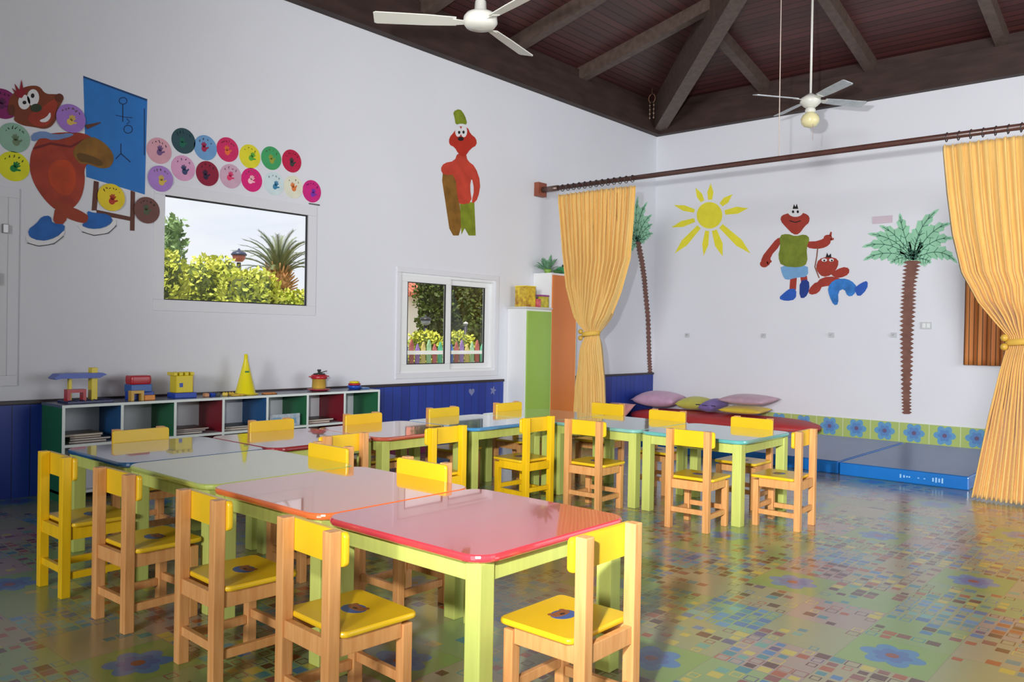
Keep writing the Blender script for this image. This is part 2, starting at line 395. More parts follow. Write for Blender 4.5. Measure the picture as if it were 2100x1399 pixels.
obj('gasket', frame(6.065, 6.58, 0.835, 1.655, 0.008, XL-0.07, XL-0.052, 0), M_GASKET, s2)
# window 3: a closed white shutter, at the left edge of the view
w3 = struct('window_3', frame(0.9, 1.955, 0.75, 2.07, 0.07, XL, XL+0.012), M_WALL)
obj('shutter', bx(XL+0.002, XL+0.018, 0.97, 1.885, 0.82, 2.0, bev=0.003), mat('pale_grey_shutter', (216, 218, 224), 0.5), w3)
obj('catch', box(bx(XL+0.018, XL+0.05, 1.80, 1.83, 1.42, 1.50, bev=0.005), XL+0.03, XL+0.045, 1.76, 1.83, 1.45, 1.465, bev=0.003), mat('grey_metal', (150, 150, 152), 0.35, metal=0.8), w3)
obj('hinge', bx(XL+0.018, XL+0.036, 1.85, 1.885, 1.76, 1.82, bev=0.004), mat('grey_metal', (150, 150, 152)), w3)

# ================================================================== FURNITURE: chairs
def chair_proto(kind):
    fm = M_YFRAME if kind == 'yellow' else M_PINE
    t = thing('nursery_chair', 'x', 'chair')
    P = 0.019
    for s in (-1, 1):
        obj('leg', bx(s*0.122-P, s*0.122+P, -0.152, -0.152+2*P, 0, 0.598, bev=0.003), fm, t, local=True)
        obj('leg', bx(s*0.124-0.0175, s*0.124+0.0175, 0.108, 0.143, 0, 0.283, bev=0.003), fm, t, local=True)
    bm = B()
    for s in (-1, 1): box(bm, s*0.124-0.011, s*0.124+0.011, -0.113, 0.107, 0.243, 0.2955, 0.002)
    box(bm, -0.1025, 0.1025, -0.145, -0.123, 0.243, 0.2955, 0.002); box(bm, -0.1055, 0.1055, 0.115, 0.137, 0.243, 0.283, 0.002)
    obj('apron', bm, fm, t, local=True)
    for s in (-1, 1): obj('stretcher', bx(s*0.124-0.010, s*0.124+0.010, -0.113, 0.107, 0.075, 0.105, bev=0.002), fm, t, local=True)
    obj('stretcher', bx(-0.1025, 0.1025, -0.143, -0.125, 0.100, 0.130, bev=0.002), fm, t, local=True)
    obj('stretcher', bx(-0.1055, 0.1055, 0.117, 0.135, 0.100, 0.130, bev=0.002), fm, t, local=True)
    # seat: board with rounded corners, notched round the rear posts by lying in front of them
    seat = prism(B(), [(x, y+0.022) for x, y in roundrect(0.304, 0.272, 0.022)], lambda u, v, d: (u, v, d), 0.2965, 0.3145, round_=0.006)
    so = obj('seat', seat, M_YPAINT, t, local=True)
    st = B()
    prism(st, [(0.036*cos(a*pi/12)*1.25, 0.030+0.036*sin(a*pi/12)) for a in range(24)], lambda u, v, d: (u, v, d), 0.3147, 0.3151, mi=0)
    prism(st, [(0.030*cos(a*pi/8)*1.3, 0.040+0.018*sin(a*pi/8)) for a in range(16)], lambda u, v, d: (u, v, d), 0.3151, 0.3155, mi=1)
    for s in (-1, 1):
        prism(st, [(s*0.028+0.010*cos(a*pi/6), 0.056+0.010*sin(a*pi/6)) for a in range(12)], lambda u, v, d: (u, v, d), 0.3151, 0.3154, mi=1)
    prism(st, [(0.011*cos(a*pi/6), 0.034+0.006*sin(a*pi/6)) for a in range(12)], lambda u, v, d: (u, v, d), 0.3155, 0.3158, mi=2)
    sk = obj('seat_sticker', st, [mat('sticker_blue', (66, 92, 150), 0.4), mat('sticker_brown', (140, 84, 52), 0.4), mat('sticker_dark', (60, 40, 34), 0.4)], so, local=True)
    sk['label'] = 'round brown and blue sticker'
    back = prism(B(), [(x, z+0.545) for x, z in roundrect(0.312, 0.098, 0.016)], lambda u, v, d: (u, d, v), -0.1135, -0.0955, round_=0.004)
    obj('backrest', back, M_YPAINT, t, local=True)
    return t
PN = chair_proto('pine'); PY = chair_proto('yellow')
used = {}
G1 = 'small chairs around the joined nursery tables'
def put_chair(x, y, deg, label, kind='pine'):
    p = PN if kind == 'pine' else PY
    if kind not in used: used[kind] = 1; o = p
    else: o = copy_tree(p)
    o.location = (x, y, 0); o.rotation_euler = (0, 0, radians(deg)); tag(o, label, 'chair', G1)
    return o
# deg 0: faces +Y, -90: faces +X, 90: faces -X, 180: faces -Y. Back posts are at local y = -0.15
put_chair(-3.825, 1.51, 0, 'all-yellow small chair, leftmost of the front row of chairs', 'yellow')
put_chair(-3.235, 1.51, 1.5, 'small pine chair with yellow seat, second from the left in the front row')
put_chair(-2.575, 1.515, -2, 'small pine chair with yellow seat, third from the left in the front row')
put_chair(-1.975, 1.525, -3, 'small pine chair drawn up to the long near side of the red table')
put_chair(-1.455, 1.955, 90, 'small pine chair at the right hand end of the red table')
put_chair(-3.30, 2.324, 180, 'small chair on the far side of the green table, just its backrest showing')
put_chair(-2.63, 2.324, 180, 'small chair on the far side of the orange table, legs showing underneath')
put_chair(-4.4065, 2.067, -90, 'small yellow backed chair beyond the dark blue corner table')
put_chair(-4.3595, 2.86, -90, 'small yellow backed chair beyond the dark red table')
put_chair(-4.3195, 3.545, -90, 'small yellow backed chair beyond the terracotta edged table')
put_chair(-4.3105, 4.295, -90, 'small yellow backed chair against the blue dado, beyond the bright blue table')
put_chair(-4.3105, 5.03, -90, 'small chair whose yellow backrest touches the green cabinet door in view')
put_chair(-3.70, 2.74, 90, 'small pine chair on the inner side of the dark red table')
put_chair(-3.61, 3.42, 89, 'all-yellow small chair on the inner side of the terracotta edged table', 'yellow')
put_chair(-3.62, 4.29, 87, 'all-yellow small chair on the inner side of the bright blue table', 'yellow')
put_chair(-3.175, 4.49, 2, 'small pine chair at the near side of the light teal table')
put_chair(-2.425, 4.52, 3, 'small pine chair at the near side of the teal end table')
put_chair(-3.86, 5.530, 180, 'small chair beyond the far row, its backrest before the left curtain')
put_chair(-3.19, 5.345, 180, 'small chair beyond the far row, its backrest below the pale pink pillow')
put_chair(-2.51, 5.34, 180, 'small chair beyond the far row, its backrest before the red bolster')
put_chair(-2.06, 4.945, 92, 'small pine chair at the right end of the far row, beside the gym mats')

# ================================================================== tables
def top_mat(name, rgb):
    return mat(name, rgb, 0.12, 1.0, var=0.02, vscale=6, coat=1.0)
def make_table(x0, x1, y0, y1, topm, label, first=[None]):
    cx, cy, w, d = (x0+x1)/2, (y0+y1)/2, x1-x0-0.006, y1-y0-0.006
    t = thing('nursery_table', label, 'table', (cx, cy, 0), 0, 'low square nursery tables joined in a U')
    tp = prism(B(), roundrect(w, d, 0.075, 8), lambda u, v, z: (u, v, z), TH-0.024, TH, round_=0.008)
    obj('tabletop', tp, topm, t, local=True)
    ins = 0.022; L = 0.060
    for sx in (-1, 1):
        for sy in (-1, 1):
            a, b = sx*(w/2-ins), sy*(d/2-ins)
            obj('leg', bx(min(a, a-sx*L), max(a, a-sx*L), min(b, b-sy*L), max(b, b-sy*L), 0, TH-0.025, bev=0.004), M_LIME, t, local=True)
    bm = B(); q = ins+0.008
    for s in (-1, 1):
        a = s*(w/2-q); box(bm, min(a, a-s*0.02), max(a, a-s*0.02), -d/2+ins+L, d/2-ins-L, TH-0.084, TH-0.025, 0.002)
        b = s*(d/2-q); box(bm, -w/2+ins+L, w/2-ins-L, min(b, b-s*0.02), max(b, b-s*0.02), TH-0.084, TH-0.025, 0.002)
    obj('apron', bm, M_LIME, t, local=True)
    return t
E1 = -1.545; pt = 0.748
M_T = dict(red=top_mat('red_tabletop', (204, 62, 72)), orange=top_mat('orange_tabletop', (226, 112, 58)), green=top_mat('yellow_green_tabletop', (176, 190, 96)),
           blue=top_mat('blue_tabletop', (28, 88, 136)), dred=top_mat('dark_red_tabletop', (150, 44, 54)), mauve=top_mat('terracotta_tabletop', (190, 92, 70)),
           lblue=top_mat('bright_blue_tabletop', (66, 142, 196)), pale=top_mat('pale_green_tabletop', (170, 196, 150)), teal=top_mat('teal_tabletop', (96, 176, 172)),
           teal2=top_mat('light_teal_tabletop', (130, 188, 178)))
make_table(E1-pt, E1, 1.655, 2.415, M_T['red'], 'low table with a red top and lime green legs, nearest to the camera')
make_table(E1-2*pt, E1-pt, 1.655, 2.415, M_T['orange'], 'low table with an orange edged top between the red and the green table')
make_table(E1-3*pt, E1-2*pt, 1.655, 2.415, M_T['green'], 'low table with a yellow green top in the front row')
make_table(-4.495, E1-3*pt, 1.655, 2.415, M_T['blue'], 'low table with a dark blue top at the left corner of the U')
make_table(-4.45, -3.77, 2.42, 3.125, M_T['dred'], 'low table with a dark red top behind the blue corner table')
make_table(-4.41, -3.73, 3.125, 3.88, M_T['mauve'], 'low table with a terracotta edged top in the middle of the left row')
make_table(-4.40, -3.72, 3.885, 4.64, M_T['lblue'], 'low table with a bright blue edged top, further back in the left row')
make_table(-4.40, -3.69, 4.645, 5.395, M_T['pale'], 'low table with a pale green top at the far left corner of the U')
make_table(-3.69, -2.94, 4.645, 5.395, M_T['teal2'], 'low table with a light teal top in the middle of the far row')
make_table(-2.94, -2.19, 4.645, 5.395, M_T['teal'], 'low table with a teal top at the right end of the far row')

# ================================================================== cube shelf on the left wall
def cube_shelf():
    y0, y1, zt, xf, xb_ = 2.095, 4.745, 0.638, -5.70, XL+0.036
    t = thing('cube_shelf', 'long low cube shelf with coloured dividers and white edges against the left wall', 'shelf', ((xf+xb_)/2, (y0+y1)/2, 0))
    mw = mat('shelf_grey_laminate', (180, 184, 192), 0.4); we = mat('shelf_white_edge', (222, 232, 230), 0.4)
    dg, db, dr = mat('shelf_green', (34, 104, 66), 0.35), mat('shelf_blue', (26, 84, 140), 0.35), mat('shelf_red', (124, 22, 38), 0.35)
    obj('top_board', bx(xb_, xf-0.004, y0, y1, zt-0.018, zt), mat('shelf_blue_grey_top', (92, 104, 124), 0.25), t)
    obj('base_board', bx(xb_, xf-0.004, y0, y1, 0.05, 0.068), mw, t)
    obj('middle_shelf', bx(xb_+0.012, xf-0.004, y0+0.018, y1-0.018, 0.360, 0.376), mw, t)
    obj('back_board', bx(xb_, xb_+0.010, y0+0.018, y1-0.018, 0.068, zt-0.018), mat('shelf_back', (232, 236, 242), 0.5), t)
    cols = [dg, db, dg, dr, db, dg, dr, dg]; p = (y1-y0-0.018)/7
    for i in range(8):
        y = y0+i*p
        obj('side_panel' if i in (0, 7) else 'divider', bx(xb_+0.011, xf-0.004, y, y+0.018, 0.0 if i in (0, 7) else 0.068, zt-0.018), cols[i], t)
    bm = B(); xs = (xf-0.004, xf)
    for z0_, z1_ in ((zt-0.018, zt), (0.359, 0.377), (0.05, 0.068)): box(bm, *xs, y0, y1, z0_, z1_)
    for i in range(8): box(bm, *xs, y0+i*p, y0+i*p+0.018, 0.068, 0.359); box(bm, *xs, y0+i*p, y0+i*p+0.018, 0.377, zt-0.018)
    obj('edge_trim', bm, we, t, label='white edge trim')
    return y0, p, zt
SY0, SP, SZT = cube_shelf()
random.seed(5)
bookc = [(58, 40, 48), (40, 44, 80), (96, 50, 44), (120, 110, 96), (44, 60, 70), (130, 60, 50), (70, 50, 46)]
pos = ['leftmost', 'second', 'third', 'fourth', 'fifth', 'sixth', 'last']
bi = 0
ordn = ['bottom', 'second', 'third', 'topmost']
for ci, nb in ((0, 4), (1, 3), (2, 3), (3, 2), (5, 2)):
    yy = SY0+SP*ci+0.03
    z = 0.377
    for k in range(nb):
        wd = random.uniform(0.20, 0.27); h = random.uniform(0.010, 0.017); o_ = random.uniform(0, 0.04)
        m_ = mat('book_cover_%d' % (bi % 7), bookc[bi % 7], 0.4)
        b = thing('picture_book', 'picture book lying in the %s upper compartment of the cube shelf, %s of its pile' % (pos[ci], ordn[k] if k < nb-1 else 'topmost'), 'book', (-5.86, yy+o_+wd/2, z), 0, 'picture books lying in the cube shelf')
        bm = bx(-0.11, 0.11, -wd/2, wd/2, 0, 0.002); box(bm, -0.11, 0.11, -wd/2, wd/2, h-0.002, h); box(bm, -0.11, -0.107, -wd/2, wd/2, 0.002, h-0.002)
        obj('cover', bm, m_, b, local=True); obj('pages', bx(-0.1068, 0.105, -wd/2+0.003, wd/2-0.003, 0.0022, h-0.0022), mat('book_pages', (206, 198, 186), 0.7), b, local=True)
        z += h+0.0006; bi += 1
# white poster card leaning in the fifth compartment, white bins in the lower row
pc = thing('poster_card', 'white card with pale blue drawings leaning in the fifth upper compartment of the cube shelf', 'card', (-5.74, 3.74, 0.377))
obj('card_sheet', bx(-5.742, -5.738, 3.655, 3.935, 0.3775, 0.475), mat('white_card', (198, 206, 214), 0.5, rgb2=(150, 170, 190), vscale=30), pc)
obj('drawing', box(bx(-5.7378, -5.7370, 3.68, 3.76, 0.40, 0.45), -5.7378, -5.7370, 3.80, 3.90, 0.395, 0.44), mat('pale_blue_ink', (120, 160, 190), 0.5), pc)
for k, (ci, lab) in enumerate(((0, 'white plastic bin in the leftmost lower compartment of the cube shelf'), (1, 'white plastic bin in the second lower compartment of the cube shelf'))):
    yy = SY0+SP*ci+0.19
    b = thing('storage_bin', lab, 'bin', (-5.86, yy, 0.0685), 0, 'white bins in the cube shelf')
    bm = prism(B(), roundrect(0.24, 0.29, 0.03), lambda u, v, d: (u*(0.86+0.7*d), v*(0.86+0.7*d), d), 0.0, 0.19)
    obj('bin_body', bm, mat('white_bin_plastic', (206, 212, 224), 0.35), b, local=True)
    rim = prism(B(), roundrect(0.262, 0.308, 0.035), lambda u, v, d: (u, v, d), 0.190, 0.202)
    obj('rim', rim, mat('dark_blue_rim', (50, 60, 100), 0.35), b, local=True)

# ================================================================== toys on the shelf
ZS = SZT+0.0005
R_, Y_, B_, G_, O_ = mat('toy_red', (178, 34, 48), 0.3), mat('toy_yellow', (226, 204, 34), 0.3), mat('toy_blue', (32, 72, 176), 0.3), mat('toy_green', (40, 120, 60), 0.3), mat('toy_orange', (226, 140, 44), 0.3)
def studs(bm, x0, x1, y0, y1, z, nx, ny, r=0.009, h=0.006):
    for i in range(nx):
        for j in range(ny):
            lathe(bm, [(r, 0), (r, h)], (x0+(x1-x0)*(i+0.5)/nx, y0+(y1-y0)*(j+0.5)/ny, z), 10)
XT = -5.88
t = thing('toy_petrol_station', 'block structure with blue roof and yellow column at the left end of the shelf', 'toy', (XT, 2.27, ZS))
bm = bx(XT-0.09, XT+0.09, 2.16, 2.46, ZS, ZS+0.014, bev=0.002); studs(bm, XT-0.09, XT+0.09, 2.16, 2.46, ZS+0.014, 4, 7); obj('base_plate', bm, mat('toy_navy', (34, 42, 92), 0.3), t)
obj('column', bx(XT-0.03, XT+0.03, 2.335, 2.375, ZS+0.0145, ZS+0.235, bev=0.003), Y_, t)
obj('post', bx(XT-0.015, XT+0.015, 2.195, 2.215, ZS+0.0145, ZS+0.165, bev=0.002), Y_, t)
obj('roof', prism(B(), [(2.09, 0.170), (2.12, 0.197), (2.16, 0.200), (2.40, 0.200), (2.425, 0.188), (2.40, 0.178), (2.38, 0.1655), (2.13, 0.1655), (2.10, 0.160)], lambda u, v, d: (d, u, ZS+v), XT-0.06, XT+0.06), B_, t)
bm = bx(XT+0.0, XT+0.06, 2.17, 2.19, ZS+0.0145, ZS+0.07); box(bm, XT+0.0, XT+0.06, 2.17, 2.29, ZS+0.07, ZS+0.092); box(bm, XT+0.0, XT+0.06, 2.27, 2.29, ZS+0.0145, ZS+0.07)
obj('arch', bm, R_, t)
t = thing('toy_stacking_tower', 'block tower with red top on blue and orange blocks, left of the yellow castle', 'toy', (XT, 2.66, ZS))
obj('lower_block', bx(XT-0.06, XT+0.05, 2.60, 2.76, ZS, ZS+0.055, bev=0.004), B_, t)
obj('middle_block', bx(XT-0.06, XT+0.05, 2.595, 2.745, ZS+0.0555, ZS+0.110, bev=0.004), mat('toy_sky_blue', (34, 92, 168), 0.3), t)
bm = prism(B(), roundrect(0.11, 0.15, 0.02), lambda u, v, d: (XT-0.005+u, 2.67+v, ZS+d), 0.1105, 0.172, round_=0.006); obj('top_block', bm, R_, t)
bm = bx(XT+0.052, XT+0.10, 2.575, 2.595, ZS, ZS+0.05); box(bm, XT+0.052, XT+0.10, 2.575, 2.665, ZS+0.05, ZS+0.07); box(bm, XT+0.052, XT+0.10, 2.645, 2.665, ZS, ZS+0.05); obj('front_arch', bm, mat('toy_ochre', (206, 160, 50), 0.3), t)
obj('front_block', bx(XT+0.052, XT+0.10, 2.67, 2.745, ZS, ZS+0.035, bev=0.003), O_, t)
t = thing('toy_castle', 'yellow block castle on a blue base, third toy from the left on the shelf', 'toy', (XT, 2.99, ZS))
obj('base', bx(XT-0.06, XT+0.06, 2.91, 3.08, ZS, ZS+0.038, bev=0.004), B_, t)
obj('wall_block', bx(XT-0.05, XT+0.05, 2.925, 3.055, ZS+0.0385, ZS+0.165, bev=0.005), Y_, t)
bm = B()
for j in range(4): box(bm, XT-0.055, XT+0.055, 2.905+j*0.043, 2.932+j*0.043, ZS+0.1655, ZS+0.190, 0.003)
obj('battlement', bm, Y_, t)
obj('slot', bx(XT+0.0505, XT+0.053, 2.95, 2.975, ZS+0.08, ZS+0.11), B_, t)
obj('disc', lathe(B(), [(0.018, 0), (0.018, 0.14)], (XT, 3.062, ZS+0.04), 12), O_, t)
sm = [((206, 150, 110), 3.17), ((60, 90, 150), 3.22), ((70, 80, 84), 3.26), ((222, 190, 60), 3.33), ((206, 170, 60), 3.38)]
nm = ['beige', 'blue', 'grey', 'pale yellow', 'mustard']
for k, (c_, y_) in enumerate(sm):
    b = thing('toy_block', 'small %s toy block lying between the yellow castle and the yellow cone' % nm[k], 'toy', (XT+0.03, y_, ZS), 0.3*k, 'loose toy pieces on the shelf')
    bm = bx(-0.02, 0.02, -0.017, 0.017, 0, 0.022, bev=0.003); studs(bm, -0.02, 0.02, -0.017, 0.017, 0.022, 2, 2, 0.006, 0.004); obj('block_body', bm, mat('toy_'+nm[k].replace(' ', '_'), c_, 0.35), b, local=True)
t = thing('toy_cone', 'tall yellow plastic cone standing on the cube shelf', 'toy', (XT, 3.52, ZS))
obj('cone_body', lathe(B(), [(0.082, 0.008), (0.078, 0.012), (0.016, 0.27), (0.014, 0.315), (0.008, 0.32)], (XT, 3.52, ZS), 28), mat('cone_yellow', (236, 222, 30), 0.3), t)
obj('foot_ring', lathe(B(), [(0.10, 0), (0.102, 0.004), (0.098, 0.0078)], (XT, 3.52, ZS), 28), Y_, t)
obj('cone_sticker', bx(XT+0.031, XT+0.043, 3.495, 3.525, ZS+0.175, ZS+0.187), G_, t, label='small green sticker')
for y_, c_, nme in ((3.40, (214, 176, 60), 'mustard'), (3.68, (190, 120, 60), 'brown')):
    t = thing('toy_hoop', 'flat %s toy hoop lying on the shelf beside the yellow cone' % nme, 'toy', (XT+0.09, y_, ZS))
    bm = B(); pts = [(XT+0.09+0.045*cos(a*pi/12), y_+0.06*sin(a*pi/12), ZS+0.006) for a in range(25)]; tube(bm, pts, 0.006, 8); obj('hoop_ring', bm, mat('hoop_'+nme, c_, 0.35), t)
t = thing('toy_cooking_pot', 'red and gold toy cooking pot with a black lid on a red plate', 'toy', (XT, 4.22, ZS))
obj('plate', lathe(B(), [(0.06, 0), (0.095, 0.010), (0.10, 0.016), (0.09, 0.016), (0.055, 0.006)], (XT, 4.22, ZS), 28), R_, t)
obj('pot_body', lathe(B(), [(0.055, 0.0165), (0.060, 0.03), (0.058, 0.10), (0.064, 0.102)], (XT, 4.22, ZS), 28), mat('toy_gold', (222, 186, 84), 0.25, metal=0.3), t)
obj('pot_rim', lathe(B(), [(0.066, 0.1025), (0.070, 0.108), (0.068, 0.135), (0.05, 0.140)], (XT, 4.22, ZS), 28), R_, t)
obj('lid', lathe(B(), [(0.055, 0.1405), (0.045, 0.150), (0.012, 0.155), (0.012, 0.168), (0.018, 0.172), (0.016, 0.182), (0.003, 0.184)], (XT, 4.22, ZS), 24), mat('toy_black', (40, 40, 36), 0.3), t)
for s in (-1, 1): obj('handle', bx(XT-0.012, XT+0.012, 4.22+s*0.085-0.014, 4.22+s*0.085+0.014, ZS+0.118, ZS+0.128, bev=0.003), R_, t)
obj('spoon', tube(B(), [(XT, 4.235, ZS+0.155), (XT, 4.30, ZS+0.168)], 0.004, 8), mat('toy_black', (40, 40, 36)), t)
t = thing('toy_bowl_stack', 'small blue, red and yellow toy bowls at the right end of the shelf', 'toy', (XT, 4.60, ZS))
obj('blue_bowl', lathe(B(), [(0.045, 0), (0.058, 0.012), (0.062, 0.032), (0.05, 0.034)], (XT, 4.60, ZS), 20), B_, t)
obj('red_bowl', lathe(B(), [(0.048, 0.0345), (0.056, 0.040), (0.052, 0.052)], (XT, 4.60, ZS), 20), R_, t)
obj('yellow_bowl', lathe(B(), [(0.042, 0.0525), (0.046, 0.066), (0.03, 0.072)], (XT, 4.60, ZS), 20), Y_, t)
t = thing('toy_tray', 'flat blue toy tray lying at the right end of the shelf', 'toy', (XT, 4.70, ZS))
obj('tray_body', prism(B(), roundrect(0.10, 0.075, 0.012), lambda u, v, d: (XT+u, 4.70+v, ZS+d), 0, 0.012, round_=0.004), mat('toy_pale_blue', (86, 130, 190), 0.35), t)

# magenta box at the wall behind the chairs
t = thing('play_box', 'low magenta play box on the floor by the blue dado', 'box', (-5.9, 5.22, 0))
obj('box_body', bx(-6.05, -5.78, 4.95, 5.46, 0.0, 0.205, bev=0.006), mat('magenta', (128, 24, 76), 0.4), t)
obj('box_lid', bx(-6.055, -5.775, 4.945, 5.465, 0.2055, 0.235, bev=0.008), mat('magenta_lid', (140, 34, 90), 0.35), t)

# ================================================================== tall cabinets by the curtain
def cabinet(name, label, y0, y1, h, doorm):
    xb_, xf = XL+0.002, -5.83
    t = thing(name, label, 'cabinet', ((xb_+xf)/2, (y0+y1)/2, 0))
    obj('body', bx(xb_, xf, y0, y1, 0.0, h, bev=0.003), M_WHITE, t, label='white cabinet body')
    d = obj('door', bx(xf+0.0005, xf+0.018, y0+0.012, y1-0.004, 0.03, h-0.025, bev=0.002), doorm, t)
    obj('edge_strip', bx(xf+0.0005, xf+0.019, y1-0.0035, y1-0.0005, 0.03, h-0.025), mat('cream_edge', (244, 226, 170), 0.4), t)
    return t
cabinet('storage_cabinet', 'low white cabinet with a plain green door left of the orange door', 6.90, 7.335, 1.44, mat('door_green', (152, 190, 84), 0.3, var=0.03, vscale=3))
c2 = cabinet('storage_cabinet', 'tall white cabinet with a plain orange door, half behind the curtain', 7.34, 7.80, 1.865, mat('door_orange', (218, 128, 62), 0.3, var=0.03, vscale=3))
t = thing('shelf_board', 'white board lying on top of the green door cabinet and jutting out to the left', 'shelf', (-5.95, 7.08, 1.4405))
obj('board', bx(XL+0.002, -5.80, 6.87, 7.335, 1.4405, 1.4605, bev=0.002), mat('board_grey_white', (206, 206, 206), 0.4), t)
t = thing('craft_box', 'yellow box with a brown flower print on the white board', 'box', (-5.93, 7.0, 1.461))
obj('box_body', bx(-6.02, -5.86, 6.93, 7.10, 1.461, 1.685, bev=0.004), mat('yellow_print', (232, 206, 60), 0.4, rgb2=(150, 96, 40), vscale=22), t)
obj('box_lid', bx(-6.023, -5.857, 6.927, 7.103, 1.6855, 1.695), mat('yellow_lid', (236, 214, 60), 0.4), t)
t = thing('craft_box', 'pink and red box between the yellow print box and the purple box', 'box', (-5.88, 7.14, 1.461))
obj('box_body', bx(-5.93, -5.84, 7.108, 7.17, 1.461, 1.555, bev=0.003), mat('pink_print', (222, 120, 128), 0.4, rgb2=(170, 60, 70), vscale=30), t)
obj('bow', ellipsoid(B(), (-5.885, 7.135, 1.575), (0.02, 0.03, 0.02), 12, 8), mat('grey_bow', (96, 92, 100), 0.5), t)
t = thing('craft_box', 'purple and yellow box standing below the orange door cabinet top', 'box', (-5.88, 7.24, 1.461))
obj('box_body', bx(-5.95, -5.84, 7.175, 7.31, 1.461, 1.585, bev=0.003), mat('yellow_green_print', (224, 206, 70), 0.4, rgb2=(150, 150, 50), vscale=18), t)
obj('box_lid', bx(-5.953, -5.837, 7.172, 7.313, 1.5855, 1.605), mat('purple_lid', (150, 74, 140), 0.4), t)
# greenery on the tall cabinet
def leafy(bm, c, n, rad, ln, wd, rnd, up=0.5):
    for k in range(n):
        a = rnd.uniform(0, 2*pi); el = rnd.uniform(-0.1, 1.2)*up+0.2; d = Vector((cos(a)*cos(el), sin(a)*cos(el), sin(el)))
        s = d.cross(Vector((0, 0, 1))).normalized()*wd; p0 = Vector(c)+d*rad*0.2
        L = ln*rnd.uniform(0.7, 1.15); nrm = d.cross(s).normalized()*0.006
        ps = [p0, p0+d*L*0.35+s, p0+d*L*0.8+s*0.7, p0+d*L-Vector((0, 0, 0.01)), p0+d*L*0.8-s*0.7, p0+d*L*0.35-s]
        m1 = p0+d*L*0.35+nrm; m2 = p0+d*L*0.8+nrm
        v = [bm.verts.new(q) for q in ps]; a1 = bm.verts.new(m1); a2 = bm.verts.new(m2)
        for f in ((v[0], v[1], a1), (v[1], v[2], a2, a1), (v[2], v[3], a2), (v[3], v[4], a2), (v[4], v[5], a1, a2), (v[5], v[0], a1)): bm.faces.new(f)
rn = random.Random(3)
t = thing('toy_plant', 'pale grey green artificial plant with upright leaves on top of the tall cabinet', 'plant', (-5.95, 7.42, 1.866))
bm = B(); leafy(bm, (-5.95, 7.42, 1.90), 34, 0.05, 0.17, 0.022, rn, 0.95); obj('leaves', bm, mat('grey_green_leaf', (112, 160, 126), 0.5, var=0.25, vscale=30), t)
obj('pot', lathe(B(), [(0.035, 0), (0.05, 0.045), (0.045, 0.045)], (-5.95, 7.42, 1.866), 16), mat('pot_green', (130, 170, 70), 0.5), t)
t = thing('toy_crocodile', 'low dark green soft toy lying on top of the tall cabinet', 'toy', (-5.93, 7.66, 1.866))
bm = ellipsoid(B(), (-5.93, 7.68, 1.915), (0.07, 0.11, 0.05)); obj('soft_body', bm, mat('plush_green', (44, 140, 84), 0.8, sheen=0.3, var=0.25, vscale=40), t)
obj('soft_snout', ellipsoid(B(), (-5.91, 7.56, 1.893), (0.04, 0.08, 0.026)), mat('plush_dark_green', (60, 110, 60), 0.8), t)
obj('soft_eye', ellipsoid(B(), (-5.90, 7.64, 1.966), (0.014, 0.014, 0.014)), mat('plush_dark', (30, 50, 34), 0.5), t)

# ================================================================== gym mats, red bolster, pillows
M_MAT = mat('blue_vinyl', (24, 112, 196), 0.22, 0.6, var=0.05, vscale=4, bump=0.15)
M_MATT = mat('blue_grey_vinyl_top', (64, 104, 156), 0.3, 0.3, var=0.05, vscale=3, bump=0.2)
mats = [(-2.485, -1.495, 'blue vinyl gym mat at the right, with white marks on its front edge'), (-3.49, -2.505, 'blue vinyl gym mat left of the one with white marks'), (-4.49, -3.505, 'blue vinyl gym mat furthest left, mostly behind the far table')]
for k, (a, b, lab) in enumerate(mats):
    t = thing('gym_mat', lab, 'mat', ((a+b)/2, 8.09, 0), 0, 'blue gym mats along the back wall')
    y0_, y1_ = 7.125+(0.03 if k else 0), 9.05
    cxx, cyy = (a+b)/2, (y0_+y1_)/2
    obj('mat_body', bx(a, b, y0_, y1_, 0.0, 0.104, bev=0.010, seg=3), M_MAT, t)
    obj('mat_top', bx(a+0.012, b-0.012, y0_+0.012, y1_-0.012, 0.1042, 0.1085, bev=0.002), M_MATT, t, label='grey blue sheet on the mat')
    if k == 0:
        bm = B()
        for i, (u, h_) in enumerate(((0.0, .03), (0.03, .02), (0.055, .012), (0.075, .012), (0.15, .008), (0.20, .008), (0.27, .03), (0.295, .04), (0.32, .03), (0.345, .04))):
            box(bm, -2.0+u*0.9, -2.0+u*0.9+0.012, y0_-0.0012, y0_-0.0002, 0.052-h_/2, 0.052+h_/2)
        obj('lettering_print', bm, mat('mat_white_marks', (150, 196, 236), 0.4), t, label='small white printed marks')
t = thing('bolster', 'long red floor bolster with a tapered right end lying along the back wall', 'cushion', (-4.9, 9.5, 0))
bm = B(); N_, K_ = 40, 18; rings = []
for i in range(N_+1):
    u = -1+2*i/N_; k_ = (1-abs(u)**5)**0.5 if abs(u) < 1 else 0.0; k_ = max(k_, 0.02)
    x_ = -4.80+1.25*u; ring = []
    for j in range(K_):
        a_ = 2*pi*j/K_; ring.append(bm.verts.new((x_, 9.50+0.40*k_**0.8*math.copysign(abs(cos(a_))**0.8, cos(a_)), 0.108+0.100*k_*math.copysign(abs(sin(a_))**0.8, sin(a_)))))
    rings.append(ring)
for a_, b_ in zip(rings, rings[1:]):
    for j in range(K_): f = bm.faces.new((a_[j], a_[(j+1) % K_], b_[(j+1) % K_], b_[j])); f.smooth = True
bm.faces.new(rings[0][::-1]); bm.faces.new(rings[-1])
obj('cover', bm, mat('red_cover', (176, 50, 52), 0.55, var=0.1, vscale=5, bump=0.1), t)
